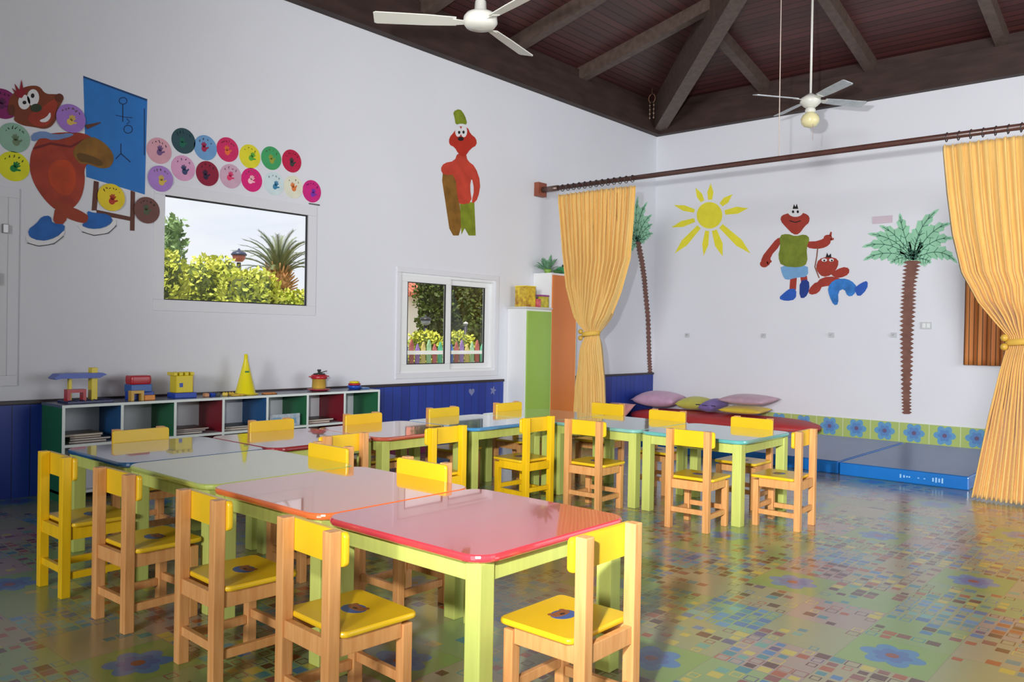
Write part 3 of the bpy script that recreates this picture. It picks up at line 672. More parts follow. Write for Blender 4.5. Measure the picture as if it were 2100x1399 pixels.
def pillow(c, r, rz, tilt, m_, label, extra=None, extra_m=None, extra_name=None):
    t = thing('pillow', label, 'pillow', c, radians(rz), 'pillows on the red bolster')
    bm = B(); n = 16
    g = {}
    for s in (1, -1):
        for i in range(n+1):
            for j in range(n+1):
                u, v = -1+2*i/n, -1+2*j/n
                e = max(0.0, (1-u*u)*(1-v*v))**0.42
                if s == -1 and e == 0: g[(s, i, j)] = g[(1, i, j)]; continue
                pull = 1-0.07*(1-abs(u)**2)*0-0.06*(abs(u)*abs(v))*-1*0
                x_, y_ = u*r[0]*(1-0.08*(1-v*v)*abs(u)), v*r[1]*(1-0.08*(1-u*u)*abs(v))
                g[(s, i, j)] = bm.verts.new((x_, y_, s*e*r[2]))
        for i in range(n):
            for j in range(n):
                q = [g[(s, i, j)], g[(s, i+1, j)], g[(s, i+1, j+1)], g[(s, i, j+1)]]
                f = bm.faces.new(q if s == 1 else q[::-1]); f.smooth = True
    me = obj('pillow_cover', bm, m_, t, local=True); me.rotation_euler = (radians(tilt), 0, 0)
    if extra:
        o = obj(extra_name, extra, extra_m, t, local=True); o.rotation_euler = (radians(tilt), 0, 0)
    return t
cl = lambda n, c, c2=None: mat(n, c, 0.75, 0.2, var=0.08, vscale=9, rgb2=c2, sheen=0.2)
pillow((-5.72, 9.55, 0.325), (0.30, 0.24, 0.105), 6, 4, cl('lilac_cotton', (196, 158, 186)), 'pale pink lilac pillow, leftmost on the red bolster')
pillow((-5.205, 9.60, 0.300), (0.19, 0.20, 0.085), -4, 5, cl('yellow_green_cotton', (192, 190, 88)), 'yellow green pillow between the pink and the purple one')
bmx = B(); pts = [(-0.15+0.3*k/10, -0.165+0.010*sin(k), 0.028) for k in range(11)]; tube(bmx, pts, 0.006, 8)
pillow((-4.895, 9.50, 0.300), (0.10, 0.20, 0.080), -8, 8, cl('purple_cotton', (124, 106, 168)), 'purple pillow with dark piping beside the yellow green one', bmx, mat('dark_piping', (60, 50, 80), 0.6), 'piping')
pillow((-4.46, 9.48, 0.276), (0.27, 0.22, 0.050), 4, 2, cl('mustard_cotton', (214, 186, 60)), 'yellow pillow lying under the faded pink pillow')
pillow((-4.44, 9.53, 0.402), (0.31, 0.23, 0.060), -5, 4, cl('faded_pink_cotton', (192, 160, 176)), 'faded pink pillow lying on top of the yellow pillow')
# the pink pillow seen at the curtain's foot
t = pillow((-5.90, 8.72, 0.145), (0.20, 0.28, 0.07), 0, 30, cl('salmon_cotton', (216, 150, 150)), 'salmon pink pillow leaning on the blue dado beside the left curtain')
t['group'] = 'pillows by the back wall'

# ================================================================== curtain rod and curtains
M_ROD = mat('dark_walnut', (86, 56, 50), 0.3, 0.5, var=0.15, vscale=9)
YR, ZRD = 7.4, 2.835
t = thing('curtain_rod', 'long dark wooden curtain rod running from the left wall across the room', 'curtain rod', (XL, YR, ZRD))
obj('pole', tube(B(), [(XL+0.10, YR, ZRD), (1.5, YR, ZRD)], 0.026, 16), M_ROD, t)
obj('pole_sleeve', tube(B(), [(XL+0.06, YR, ZRD), (XL+0.30, YR, ZRD)], 0.033, 16), mat('bronze_sleeve', (104, 84, 80), 0.3, metal=0.3), t)
br = bx(XL+0.0005, XL+0.07, YR-0.075, YR+0.075, ZRD-0.075, ZRD+0.085, bev=0.006)
obj('bracket', br, mat('red_brown_block', (142, 74, 52), 0.45, var=0.15, vscale=14), t, label='square red brown wooden block')
obj('bracket_boss', tube(B(), [(XL+0.066, YR, ZRD), (XL+0.10, YR, ZRD)], 0.018, 12), M_DARK, t)
def ring(x):
    bm = B(); pts = [(x+0.004*sin(a*pi/8), YR+0.036*cos(a*pi/8), ZRD-0.006+0.036*sin(a*pi/8)) for a in range(17)]
    tube(bm, pts, 0.0045, 6, caps=False); return bm
M_RING = mat('dark_curtain_ring', (58, 46, 48), 0.3)
for k in range(13): obj('ring', ring(-5.74+k*0.078), M_RING, t)
for k in range(14): obj('ring', ring(-1.77+k*0.088), M_RING, t)

M_CURT = mat('orange_cream_curtain', (234, 196, 124), 0.75, 0.2, vscale=6, stretch=(14, 14, 0.6), rgb2=(226, 182, 102), sheen=0.25)
def lerp_tab(tab, z):
    """tab: list of (value, z) with falling z"""
    if z >= tab[0][1]: return tab[0][0]
    for (a, za), (b, zb) in zip(tab, tab[1:]):
        if z >= zb:
            k = (za-z)/(za-zb); k = k
            return a+(b-a)*k
    return tab[-1][0]
def curtain(name, label, left, right, ztop, zbot, zt, yoff, pleats, tie_right):
    bm = B(); U, V = 150, 90; grid = []
    for j in range(V+1):
        z = ztop+(zbot-ztop)*j/V; xl, xr = lerp_tab(left, z), lerp_tab(right, z); w_ = xr-xl
        w0 = right[0][0]-left[0][0]; sq = max(0.0, min(1.0, 1-w_/w0))
        dep = 0.022+0.085*sq*(0.55-0.3*min(1, (zt-z)/0.4) if z < zt else 1.0); row = []
        near = math.exp(-((z-zt)/0.10)**2)
        for i in range(U+1):
            u = i/U
            ph = 2*pi*pleats*u
            amp = dep*(1-0.72*near)
            wob = 0.35*sin(ph*0.37+1.3+0.5*z)
            y = YR+yoff(z)-amp*(sin(ph+wob+0.25*sin(3*z))+0.35*sin(2.3*ph+2*z))
            y -= (0.07*(1-(2*u-1)**2))*(0.3+sq)*(1-0.3*near)
            x = xl+w_*(u+0.012*sin(ph*1.0+0.6)*(1-sq))
            zz = z
            if j == 0: zz = z+0.012*abs(sin(ph))
            # fabric pulled towards the tie sags a little above it
            row.append(bm.verts.new((x, y, zz)))
        grid.append(row)
    for a, b in zip(grid, grid[1:]):
        for i in range(U):
            f = bm.faces.new((a[i], a[i+1], b[i+1], b[i])); f.smooth = True
    x_c = (lerp_tab(left, zt)+lerp_tab(right, zt))/2; w_ = (lerp_tab(right, zt)-lerp_tab(left, zt))/2
    t = thing(name, label, 'curtain', (x_c, YR, 0), 0, 'orange tied back curtains')
    o = obj('drape', bm, M_CURT, t, smooth=True)
    sd = o.modifiers.new('thickness', 'SOLIDIFY'); sd.thickness = 0.003
    tb = B(); n = 40
    vs = []
    for k in range(n):
        a = 2*pi*k/n
        for dz in (-0.024, 0.024):
            vs.append(tb.verts.new((x_c+(w_+0.015)*cos(a), YR+yoff(zt)-0.035+0.105*sin(a), zt+dz+0.012*cos(a))))
    for k in range(n):
        a, b, c, d = vs[2*k], vs[2*k+1], vs[(2*k+3) % (2*n)], vs[(2*k+2) % (2*n)]
        f = tb.faces.new((a, d, c, b)); f.smooth = True
    to = obj('tieback', tb, mat('tieback_fabric', (226, 182, 78), 0.7), t)
    sd = to.modifiers.new('thickness', 'SOLIDIFY'); sd.thickness = 0.008
    for s in (-1, 1): obj('rosette', ellipsoid(B(), (x_c+tie_right*(w_+0.01), YR+yoff(zt)-0.10+0.0*s, zt+s*0.035-0.01), (0.028, 0.024, 0.028), 12, 8), mat('gold_rosette', (206, 164, 64), 0.4), t)
    return t
LL = [(-5.797, 2.67), (-5.714, 2.081), (-5.636, 1.691), (-5.49, 1.36), (-5.375, 1.20), (-5.365, 1.165), (-5.41, 1.02), (-5.48, 0.66), (-5.50, 0.32), (-5.51, 0.01)]
LR = [(-4.771, 2.70), (-4.788, 2.395), (-4.828, 1.983), (-4.944, 1.622), (-5.065, 1.36), (-5.19, 1.20), (-5.20, 1.165), (-5.175, 0.99), (-5.126, 0.668), (-5.106, 0.35), (-5.09, 0.01)]
curtain('curtain', 'orange tied back curtain at the left, half in front of the orange door cabinet', LL, LR, 2.745, 0.012, 1.17, lambda z: 0.0, 17, -1)
RL = [(-1.803, 2.712), (-1.767, 2.355), (-1.724, 2.033), (-1.647, 1.712), (-1.519, 1.473), (-1.379, 1.298), (-1.300, 1.20), (-1.295, 1.14), (-1.325, 0.93), (-1.36, 0.60), (-1.38, 0.34), (-1.405, 0.01)]
RR = [(-0.62, 2.712), (-0.62, 2.0), (-0.68, 1.6), (-0.84, 1.35), (-1.01, 1.20), (-1.02, 1.14), (-0.98, 0.9), (-0.88, 0.5), (-0.80, 0.01)]
curtain('curtain', 'orange tied back curtain at the right edge, its foot pulled forward before the mats', RL, RR, 2.755, 0.012, 1.165, lambda z: -0.62*max(0, (1.2-z)/1.2)**1.0, 19, -1)

# small striped curtain on the back wall
bm = B(); U = 60; rows = []
for j in range(13):
    z = 1.98-(1.98-0.905)*j/12; row = []
    for i in range(U+1):
        u = i/U; row.append(bm.verts.new((-2.165+1.05*u, YB-0.055-0.020*sin(u*2*pi*9)-0.006*sin(u*50+z*3), z)))
    rows.append(row)
for a, b in zip(rows, rows[1:]):
    for i in range(U): f = bm.faces.new((a[i], a[i+1], b[i+1], b[i])); f.smooth = True
t = thing('window_curtain', 'short orange and brown striped curtain on the back wall behind the right curtain', 'curtain', (-1.64, YB-0.055, 0.905))
M_STR = board_material('striped_orange_fabric', 0, (214, 138, 70), (182, 104, 50), 0.042, 0.7, 0.22)
o = obj('drape', bm, M_STR, t); o.modifiers.new('thickness', 'SOLIDIFY').thickness = 0.003
obj('rail', tube(B(), [(-2.2, YB-0.05, 1.99), (-1.05, YB-0.05, 1.99)], 0.010, 10), M_ROD, t)
for x in (-2.1, -1.15): obj('rail_bracket', bx(x-0.01, x+0.01, YB-0.055, YB-0.0005, 1.98, 2.0), M_ROD, t)

# thin cord holding the rod
h1 = hit(1597, 325, 1, YR)
t = thing('rod_cord', 'thin pale cord hanging from the roof down to the curtain rod', 'cord', (h1.x, YR, ZRD+0.03))
obj('cord', tube(B(), [(h1.x, YR, ZRD+0.027), (h1.x-0.01, YR, ZR+SL*2.6-0.01)], 0.0045, 8), mat('pale_cord', (214, 196, 186), 0.5), t)

# ================================================================== ceiling fans
M_FAN = mat('fan_white', (222, 222, 214), 0.35)
def fan(c, blades, r, w0, zdrop, label, ztop, lamp=False, pitch=12):
    t = thing('ceiling_fan', label, 'ceiling fan', c)
    x, y, z = c
    obj('downrod', tube(B(), [(x, y, z+0.07), (x, y, ztop)], 0.011, 12), M_FAN, t)
    obj('canopy', lathe(B(), [(0.05, ztop-z-0.08), (0.045, ztop-z-0.05), (0.012, ztop-z-0.13)], c, 20), M_FAN, t)
    if lamp:
        obj('motor_housing', lathe(B(), [(0.02, 0.11), (0.05, 0.09), (0.095, 0.06), (0.10, 0.02), (0.07, -0.01), (0.045, -0.03)], c, 28), M_FAN, t)
    else:
        obj('motor_housing', lathe(B(), [(0.015, 0.14), (0.035, 0.13), (0.04, 0.065), (0.09, 0.05), (0.105, 0.03), (0.108, -0.005), (0.09, -0.03), (0.02, -0.04)], c, 32), M_FAN, t)
    for a in blades:
        bm = B(); ar = radians(a); cth, sth = cos(ar), sin(ar); pp = radians(pitch)
        def fr(u, v, d):
            vv, dd = v*cos(pp)-d*sin(pp), v*sin(pp)+d*cos(pp)
            return (x+u*cth-vv*sth, y+u*sth+vv*cth, z+zdrop+dd)
        out = [(0.15, -w0*0.36), (r*0.5, -w0*0.46), (r-0.015, -w0/2), (r, -w0*0.42), (r, w0*0.42), (r-0.015, w0/2), (r*0.5, w0*0.46), (0.15, w0*0.36)]
        prism(bm, out, fr, -0.003, 0.003)
        bo = obj('blade', bm, mat('fan_blade_marble', (206, 212, 216), 0.35, rgb2=(176, 184, 192), vscale=14) if lamp else M_FAN, t)
        ab = B()
        prism(ab, [(0.06, -0.014), (0.17, -0.03), (0.17, 0.03), (0.06, 0.014)], fr, -0.008, -0.0035)
        obj('blade_arm', ab, M_FAN, bo)
    if lamp:
        obj('light_fitter', lathe(B(), [(0.04, -0.03), (0.05, -0.05), (0.05, -0.075), (0.03, -0.08)], c, 24), M_FAN, t)
        obj('lamp_globe', lathe(B(), [(0.035, -0.08), (0.07, -0.10), (0.088, -0.14), (0.085, -0.175), (0.06, -0.21), (0.015, -0.225)], c, 28), mat('cream_glass_globe', (238, 228, 176), 0.2), t)
        obj('pull_chain', tube(B(), [(x+0.045, y-0.04, z-0.20), (x+0.045, y-0.04, z-0.36)], 0.003, 6), mat('pale_chain', (190, 170, 170), 0.4), t)
    return t
f1 = hit(985, 46, 2, 3.10)
fan((f1.x, f1.y, 3.10), (226, 104, 347), 0.66, 0.115, 0.0, 'white three blade ceiling fan near the top centre of the view', ZR+SL*2.2, pitch=14)
f2 = hit(1662, 215, 1, 8.0)
fan((f2.x, 8.0, f2.z), (54, 144, 234, 324), 0.60, 0.115, 0.05, 'white four blade ceiling fan with a cream globe lamp above the curtain rod', ZR+SL*1.95, lamp=True, pitch=-14)

# small hanging bead string in the corner under the roof
t = thing('hanging_mobile', 'small brown bead mobile hanging under the roof in the corner', 'ornament', (-5.85, 9.45, 4.2))
bm = B(); tube(bm, [(-5.85+0.05*cos(a*pi/6), 9.45, 4.33+0.06*sin(a*pi/6)) for a in range(13)], 0.008, 6, caps=False); obj('hoop', bm, mat('rattan_brown', (112, 78, 60), 0.6), t)
obj('hanging_cord', tube(B(), [(-5.85, 9.45, 4.39), (-5.85, 9.45, 4.47)], 0.003, 6), mat('rattan_brown', (112, 78, 60)), t)
for s in (-1, 1):
    bm = tube(B(), [(-5.85+s*0.03, 9.45, 4.28), (-5.85+s*0.03, 9.45, 4.06)], 0.0025, 6)
    for k in range(4): ellipsoid(bm, (-5.85+s*0.03, 9.45, 4.24-k*0.055), (0.011, 0.011, 0.011), 10, 6)
    obj('bead_string', bm, mat('bead_beige', (150, 126, 112), 0.5), t)

# ================================================================== murals and discs painted or stuck on the walls
def paint(name, rgb, rough=0.55, var=0.10):
    return mat('paint_'+name, rgb, rough, 0.3, var=var, vscale=9)
def wl(px, py, d=0.0): h = hit(px, py, 0, XL); return (XL+d, h.y, h.z)
def wb(px, py, d=0.0): h = hit(px, py, 1, YB); return (h.x, YB-d, h.z)
def shape(parent, name, pts, m_, wall, sc, org, layer, label=None, kindp=None):
    fr = lambda u, v, d: wall(org[0]+u/sc, org[1]+v/sc, d)
    bm = prism(B(), pts, fr, 0.0004+layer*0.0008, 0.0004+layer*0.0008+0.0008)
    return obj(name, bm, m_, parent, label=label)
def ell(cx, cy, rx, ry, n=20, a0=0): return [(cx+rx*cos(2*pi*k/n+a0), cy+ry*sin(2*pi*k/n+a0)) for k in range(n)]
def smooth(pts, it=2):
    for _ in range(it):
        q = []
        for i in range(len(pts)):
            a, b = pts[i], pts[(i+1) % len(pts)]
            q += [(0.75*a[0]+0.25*b[0], 0.75*a[1]+0.25*b[1]), (0.25*a[0]+0.75*b[0], 0.25*a[1]+0.75*b[1])]
        pts = q
    return pts
def stroke(pts, w):
    """thin strip along a polyline"""
    L, R = [], []
    for i, p in enumerate(pts):
        a = pts[max(0, i-1)]; b = pts[min(len(pts)-1, i+1)]; dx, dy = b[0]-a[0], b[1]-a[1]; n = hypot(dx, dy) or 1
        L.append((p[0]-dy/n*w/2, p[1]+dx/n*w/2)); R.append((p[0]+dy/n*w/2, p[1]-dx/n*w/2))
    return L+R[::-1]
def multi(parent, name, polys, m_, wall, sc, org, layer, label=None):
    fr = lambda u, v, d: wall(org[0]+u/sc, org[1]+v/sc, d)
    bm = B()
    for p in polys: prism(bm, p, fr, 0.0004+layer*0.0008, 0.0004+layer*0.0008+0.0008)
    return obj(name, bm, m_, parent, label=label)
BR, RBR, OLV = paint('brown', (122, 58, 34)), paint('red_brown', (158, 58, 40), var=0.18), paint('olive_brown', (132, 92, 34), var=0.25)
WHT, BLK, SHO = paint('white', (226, 226, 230), var=0.02), paint('black', (32, 28, 30)), paint('shoe_blue', (34, 98, 176), var=0.2)
RED, BOARD, COLL = paint('red', (186, 44, 44)), paint('board_blue', (44, 118, 196), var=0.06), paint('collar_blue', (112, 140, 190))
EAS, DGR, GRN = paint('easel_brown', (98, 58, 48)), paint('dark_green', (50, 62, 40)), paint('leaf_green', (124, 138, 36), var=0.25)

# --- bear with blue board
sc, og = 2.914, (0.0, 140.0)
t = thing('bear_mural', 'mural of a brown cartoon bear in blue shoes before a blue board on an easel', 'mural', wl(140, 330))
A = dict(wall=wl, sc=sc, org=og)
b0 = shape(t, 'painted_board', [(497, 45), (880, 185), (865, 755), (515, 650)], BOARD, layer=0, **A)
shape(b0, 'board_edge', [(497, 45), (880, 185), (878, 197), (497, 57)], paint('board_dark_edge', (28, 68, 120)), layer=1, **A)
multi(b0, 'board_drawing', [stroke([(735+24*cos(a*pi/6), 195+20*sin(a*pi/6)) for a in range(13)], 5), stroke([(733, 215), (733, 320)], 6), stroke([(690, 280), (740, 292), (790, 296)], 4),
      stroke([(765+26*cos(a*pi/6), 365+24*sin(a*pi/6)) for a in range(13)], 5), stroke([(722, 450), (722, 510), (690, 543)], 6), stroke([(722, 510), (780, 562)], 6), stroke([(862, 240), (862, 520)], 5),
      stroke([(756, 300), (774, 320), (756, 335)], 4)], paint('board_ink', (24, 44, 86)), layer=1, **A)
multi(t, 'easel', [[(560, 672), (590, 680), (577, 850), (547, 850)], [(780, 730), (806, 740), (803, 972), (776, 970)], [(576, 846), (778, 888), (778, 913), (576, 873)]], EAS, layer=2, **A)
body = shape(t, 'bear_body', smooth([(250, 395), (400, 380), (520, 390), (570, 440), (560, 540), (500, 590), (508, 680), (485, 780), (430, 845), (350, 862), (270, 795), (200, 690), (174, 600), (185, 490)]), RBR, layer=3, **A)
shape(body, 'belly_patch', smooth([(300, 560), (400, 540), (450, 600), (455, 700), (410, 770), (330, 740), (280, 660)]), paint('belly', (178, 66, 30), var=0.2), layer=4, **A)
for pts, ly in (([(280, 770), (400, 820), (480, 850), (545, 895), (520, 930), (440, 915), (350, 870)], 5), ([(330, 820), (405, 830), (392, 935), (312, 935)], 4)): shape(t, 'bear_leg', smooth(pts, 1), paint('leg_brown', (154, 62, 38)), layer=ly, **A)
shape(t, 'bear_arm', smooth([(420, 490), (530, 400), (620, 440), (684, 520), (665, 592), (600, 602), (520, 570), (470, 575)]), OLV, layer=5, **A)
head = shape(t, 'bear_head', smooth([(45, 230), (60, 165), (110, 130), (170, 104), (235, 105), (268, 155), (330, 155), (372, 160), (376, 200), (335, 250), (335, 320), (280, 368), (200, 352), (130, 342), (78, 312), (90, 285), (52, 280)]), BR, layer=4, **A)
shape(head, 'muzzle', smooth([(150, 290), (240, 240), (330, 175), (345, 215), (320, 300), (275, 352), (200, 345)]), RBR, layer=5, **A)
multi(head, 'eyes', [ell(143, 203, 36, 44), ell(196, 176, 36, 50)], WHT, layer=6, **A)
multi(head, 'pupils', [ell(144, 206, 12, 11), ell(193, 165, 11, 14)], BLK, layer=7, **A)
shape(head, 'nose', ell(214, 238, 34, 25), DGR, layer=7, **A)
multi(head, 'ears', [ell(352, 178, 26, 26), ell(66, 250, 22, 34)], paint('ear_brown', (96, 46, 30)), layer=6, **A)
shape(t, 'shirt_fold', stroke([(200, 480), (300, 450), (420, 470), (500, 430)], 14), paint('fold_dark', (110, 34, 34)), layer=4, **A)
shape(t, 'arm_shade', smooth([(450, 500), (540, 520), (620, 560), (600, 592), (520, 562), (470, 560)], 1), paint('arm_dark', (98, 68, 26)), layer=6, **A)
shape(head, 'mouth', smooth([(232, 312), (275, 295), (300, 258), (302, 295), (280, 322), (245, 324)], 1), WHT, layer=6, **A)
shape(head, 'hair_tuft', [(70, 118), (96, 140), (85, 92), (115, 132), (126, 68), (138, 130), (170, 125), (150, 150), (128, 180), (98, 172)], paint('hair_red', (140, 30, 44)), layer=7, **A)
shape(t, 'collar', smooth([(182, 395), (255, 372), (330, 400), (420, 385), (446, 402), (320, 436), (255, 412), (190, 446)], 1), COLL, layer=6, **A)
shape(t, 'pointer', [(505, 340), (600, 322), (600, 328), (520, 365)], EAS, layer=6, **A)
for pts, sol in (([(165, 965), (215, 930), (250, 885), (300, 880), (312, 930), (388, 932), (380, 980), (300, 1025), (235, 1034), (175, 1012)], [(150, 1000), (240, 1036), (330, 1018), (388, 962), (378, 1002), (320, 1048), (230, 1062), (160, 1042)]),
                 ([(515, 850), (560, 865), (650, 872), (676, 915), (620, 955), (540, 962), (478, 938), (530, 912)], [(452, 928), (540, 966), (640, 955), (688, 892), (694, 938), (645, 985), (560, 998), (488, 976)])):
    s_ = shape(t, 'shoe', smooth(pts, 1), SHO, layer=6, **A); shape(s_, 'shoe_sole', smooth(sol, 1), WHT, layer=7, **A)
    multi(s_, 'sole_outline', [stroke([(x_, y_+2) for x_, y_ in (sol[4:] if len(sol) > 5 else sol)], 4)], BLK, layer=8, **A)

# --- standing figure with a leaf hat
sc, og = 2.119, (780.0, 200.0); A = dict(wall=wl, sc=sc, org=og)
t = thing('bear_mural', 'slim painted red figure with a green hat leaning on a post above the small window', 'mural', wl(945, 350))
shape(t, 'painted_post', smooth([(262, 322), (300, 320), (328, 330), (345, 460), (352, 600), (304, 600), (286, 480)], 1), OLV, layer=1, **A)
shape(t, 'trousers', [(345, 452), (408, 456), (414, 600), (384, 600), (366, 568), (352, 596)], GRN, layer=1, **A)
shape(t, 'bear_body', smooth([(335, 240), (372, 245), (378, 275), (412, 300), (436, 370), (424, 440), (402, 462), (396, 452), (408, 400), (396, 345), (388, 390), (398, 458), (350, 466), (336, 450), (326, 335), (275, 338), (260, 312), (275, 285), (322, 276)], 1), paint('figure_red', (192, 66, 48), var=0.15), layer=2, **A)
head = shape(t, 'bear_head', smooth([(298, 205), (298, 175), (320, 150), (334, 125), (378, 128), (390, 158), (416, 178), (418, 208), (392, 222), (364, 262), (338, 245), (322, 216)], 1), paint('figure_head', (182, 48, 34)), layer=3, **A)
multi(head, 'eyes', [ell(337, 148, 13, 23), ell(362, 148, 14, 25)], WHT, layer=4, **A)
multi(head, 'pupils', [ell(341, 152, 5, 7), ell(360, 151, 5, 7), ell(348, 180, 13, 9)], BLK, layer=5, **A)
shape(head, 'leaf_hat', smooth([(314, 62), (344, 48), (366, 76), (378, 120), (350, 112), (326, 120), (322, 90)], 1), GRN, layer=4, **A)

# --- sun
sc, og = 2.058, (1340.0, 380.0); A = dict(wall=wb, sc=sc, org=og)
SUN = paint('sun_yellow', (232, 222, 60), var=0.06)
t = thing('sun_mural', 'painted yellow sun with ten rays on the back wall', 'mural', wb(1455, 442))
shape(t, 'sun_disc', ell(237, 127, 54, 56, 32), SUN, layer=1, **A)
for tip, w_ in (((86, 84), 24), ((178, 10), 26), ((242, -8), 26), ((334, 38), 28), ((400, 97), 30), ((76, 178), 26), ((90, 288), 30), ((212, 298), 26), ((292, 300), 34), ((410, 288), 34)):
    d = Vector((tip[0]-237, tip[1]-127)); L = d.length; d /= L; n_ = Vector((-d.y, d.x)); c_ = Vector((237, 127))
    pts = [c_+d*66-n_*w_*0.32, c_+d*(L*0.72)-n_*w_*0.5, c_+d*L, c_+d*(L*0.72)+n_*w_*0.5, c_+d*66+n_*w_*0.32]
    shape(t, 'sun_ray', [tuple(p) for p in pts], SUN, layer=1, **A)

# --- two playing bears
FB = paint('figure_brown', (160, 58, 46), var=0.12)
t = thing('bear_mural', 'painted cartoon bear in an olive shirt and blue shorts holding a cord', 'mural', wb(1627, 500))
shape(t, 'bear_leg', [(578, 388), (606, 386), (602, 442), (574, 442)], FB, layer=1, **A)
shape(t, 'bear_leg', [(620, 386), (648, 382), (652, 412), (624, 412)], FB, layer=1, **A)
shape(t, 'shoe', smooth([(526, 478), (556, 450), (576, 436), (604, 438), (602, 482), (560, 490)], 1), paint('shoe_royal', (44, 92, 186)), layer=2, **A)
shape(t, 'shoe', smooth([(618, 402), (656, 398), (660, 440), (642, 476), (616, 476)], 1), paint('shoe_navy', (36, 62, 140)), layer=2, **A)
shape(t, 'shorts', smooth([(534, 336), (652, 332), (654, 386), (604, 390), (560, 402), (544, 380)], 1), paint('shorts_blue', (118, 166, 212)), layer=2, **A)
for pts in ([(540, 220), (535, 255), (494, 300), (496, 332), (470, 348), (454, 342), (456, 305), (490, 262), (520, 225)], [(640, 238), (700, 236), (742, 208), (752, 240), (730, 262), (690, 270), (648, 264)]):
    shape(t, 'bear_arm', smooth(pts, 1), FB, layer=2, **A)
shape(t, 'shirt', smooth([(532, 212), (565, 204), (600, 216), (640, 206), (662, 224), (646, 262), (652, 330), (620, 348), (540, 342), (526, 300), (536, 262)], 1), paint('shirt_olive', (118, 132, 44), var=0.2), layer=3, **A)
head = shape(t, 'bear_head', smooth([(536, 150), (540, 128), (570, 118), (600, 112), (640, 118), (660, 132), (658, 158), (640, 172), (614, 208), (590, 208), (560, 178)], 1), FB, layer=3, **A)
shape(head, 'forehead_patch', ell(600, 108, 34, 26), WHT, layer=4, **A)
multi(head, 'face_marks', [ell(590, 112, 5, 6), ell(610, 112, 5, 6), stroke([(575, 150), (600, 157), (622, 150)], 4), [(588, 100), (594, 80), (600, 92), (606, 78), (612, 100)]], BLK, layer=5, **A)
multi(t, 'bear_hand', [ell(737, 222, 18, 13), [(742, 212), (748, 196), (754, 198), (752, 216)], [(748, 226), (762, 222), (762, 230), (750, 234)]], FB, layer=4, **A)
multi(t, 'bear_hand', [ell(468, 332, 18, 15), [(478, 322), (498, 316), (500, 324), (482, 334)]], FB, layer=4, **A)
multi(t, 'painted_cord', [stroke([(694, 262), (690, 300), (682, 345), (700, 392)], 5)], paint('cord_brown', (134, 84, 70)), layer=3, **A)
t = thing('bear_mural', 'small painted cartoon bear in blue trousers tumbling backwards', 'mural', wb(1715, 570))
shape(t, 'bear_body', smooth([(690, 402), (740, 382), (800, 396), (792, 424), (740, 424), (700, 432)], 1), FB, layer=4, **A)
for pts in ([(748, 372), (798, 344), (828, 350), (826, 376), (790, 392), (762, 388)], [(654, 440), (690, 404), (716, 420), (698, 456), (660, 464)]): shape(t, 'bear_arm', smooth(pts, 1), FB, layer=5, **A)
shape(t, 'trousers', smooth([(736, 432), (758, 402), (800, 392), (836, 402), (862, 430), (846, 466), (820, 470), (806, 436), (780, 448), (782, 502), (762, 508), (742, 466)], 1), paint('trouser_blue', (52, 120, 196), var=0.3), layer=6, **A)
shape(t, 'shoe', smooth([(846, 436), (878, 412), (906, 402), (904, 438), (866, 476)], 1), paint('shoe_royal', (44, 92, 186)), layer=7, **A)
head = shape(t, 'bear_head', smooth([(686, 345), (698, 312), (740, 300), (782, 312), (780, 345), (752, 380), (716, 388), (694, 368)], 1), FB, layer=6, **A)
multi(head, 'eyes', [ell(722, 316, 12, 7), ell(752, 316, 10, 7)], WHT, layer=7, **A)
multi(head, 'face_marks', [[(728, 304), (734, 284), (740, 298), (750, 288), (752, 306)], ell(722, 318, 4, 4), ell(754, 318, 4, 4)], BLK, layer=8, **A)

# --- palms
PALM, PALMD, TRK = paint('palm_mint', (150, 206, 172), var=0.08), paint('palm_line', (70, 120, 100)), paint('trunk_brown', (122, 84, 74), var=0.2)
def frond(c, tip, bow, w_):
    c, tip = Vector(c), Vector(tip); mid = (c+tip)/2+Vector(bow); U, D, cen = [], [], []
    n = 12
    for k in range(n+1):
        u = k/n; p = c*(1-u)**2+mid*2*u*(1-u)+tip*u*u; dv = ((mid-c)*(1-u)+(tip-mid)*u).normalized(); nv = Vector((-dv.y, dv.x))
        ww = w_*(0.35+sin(pi*min(1, u*0.95+0.05))*0.65)*(1-u**4*0.9)
        z_ = 1.0 if k % 2 else 0.62
        U.append(tuple(p+nv*ww*z_+dv*ww*(0.35 if k % 2 else 0))); D.append(tuple(p-nv*ww*z_+dv*ww*(0.35 if k % 2 else 0))); cen.append(tuple(p))
    return U+[tuple(tip)]+D[::-1], cen
def palm(t, A, c, tips, w_, trunk, lw):
    for k, (tp, bow) in enumerate(tips):
        pts, cen = frond(c, tp, bow, w_)
        f_ = shape(t, 'frond', pts, PALM, layer=1+k % 4, **A)
        shape(f_, 'frond_rib', stroke(cen[:-1], lw), PALMD, layer=5, **A)
        n = len(cen); side = []
        for q in range(2, n-1, 2):
            side.append(stroke([pts[q], cen[q-1]], lw*0.7)); side.append(stroke([pts[len(pts)-1-q], cen[q-1]], lw*0.7))
        multi(f_, 'frond_line_pattern', side, PALMD, layer=5, **A)
    L, R = [], []; n = 76
    for k in range(n+1):
        u = k/n; i = min(len(trunk)-2, int(u*(len(trunk)-1))); v = u*(len(trunk)-1)-i
        a, b = trunk[i], trunk[i+1]; x_, y_, w2 = (a[j]+(b[j]-a[j])*v for j in range(3))
        z_ = 1.0 if k % 2 else 0.50
        L.append((x_-w2/2*z_, y_)); R.append((x_+w2/2*z_, y_))
    shape(t, 'trunk', L+R[::-1], TRK, layer=6, **A)
t = thing('palm_mural', 'painted palm tree with mint green fronds on the back wall beside the right curtain', 'mural', wb(1860, 640))
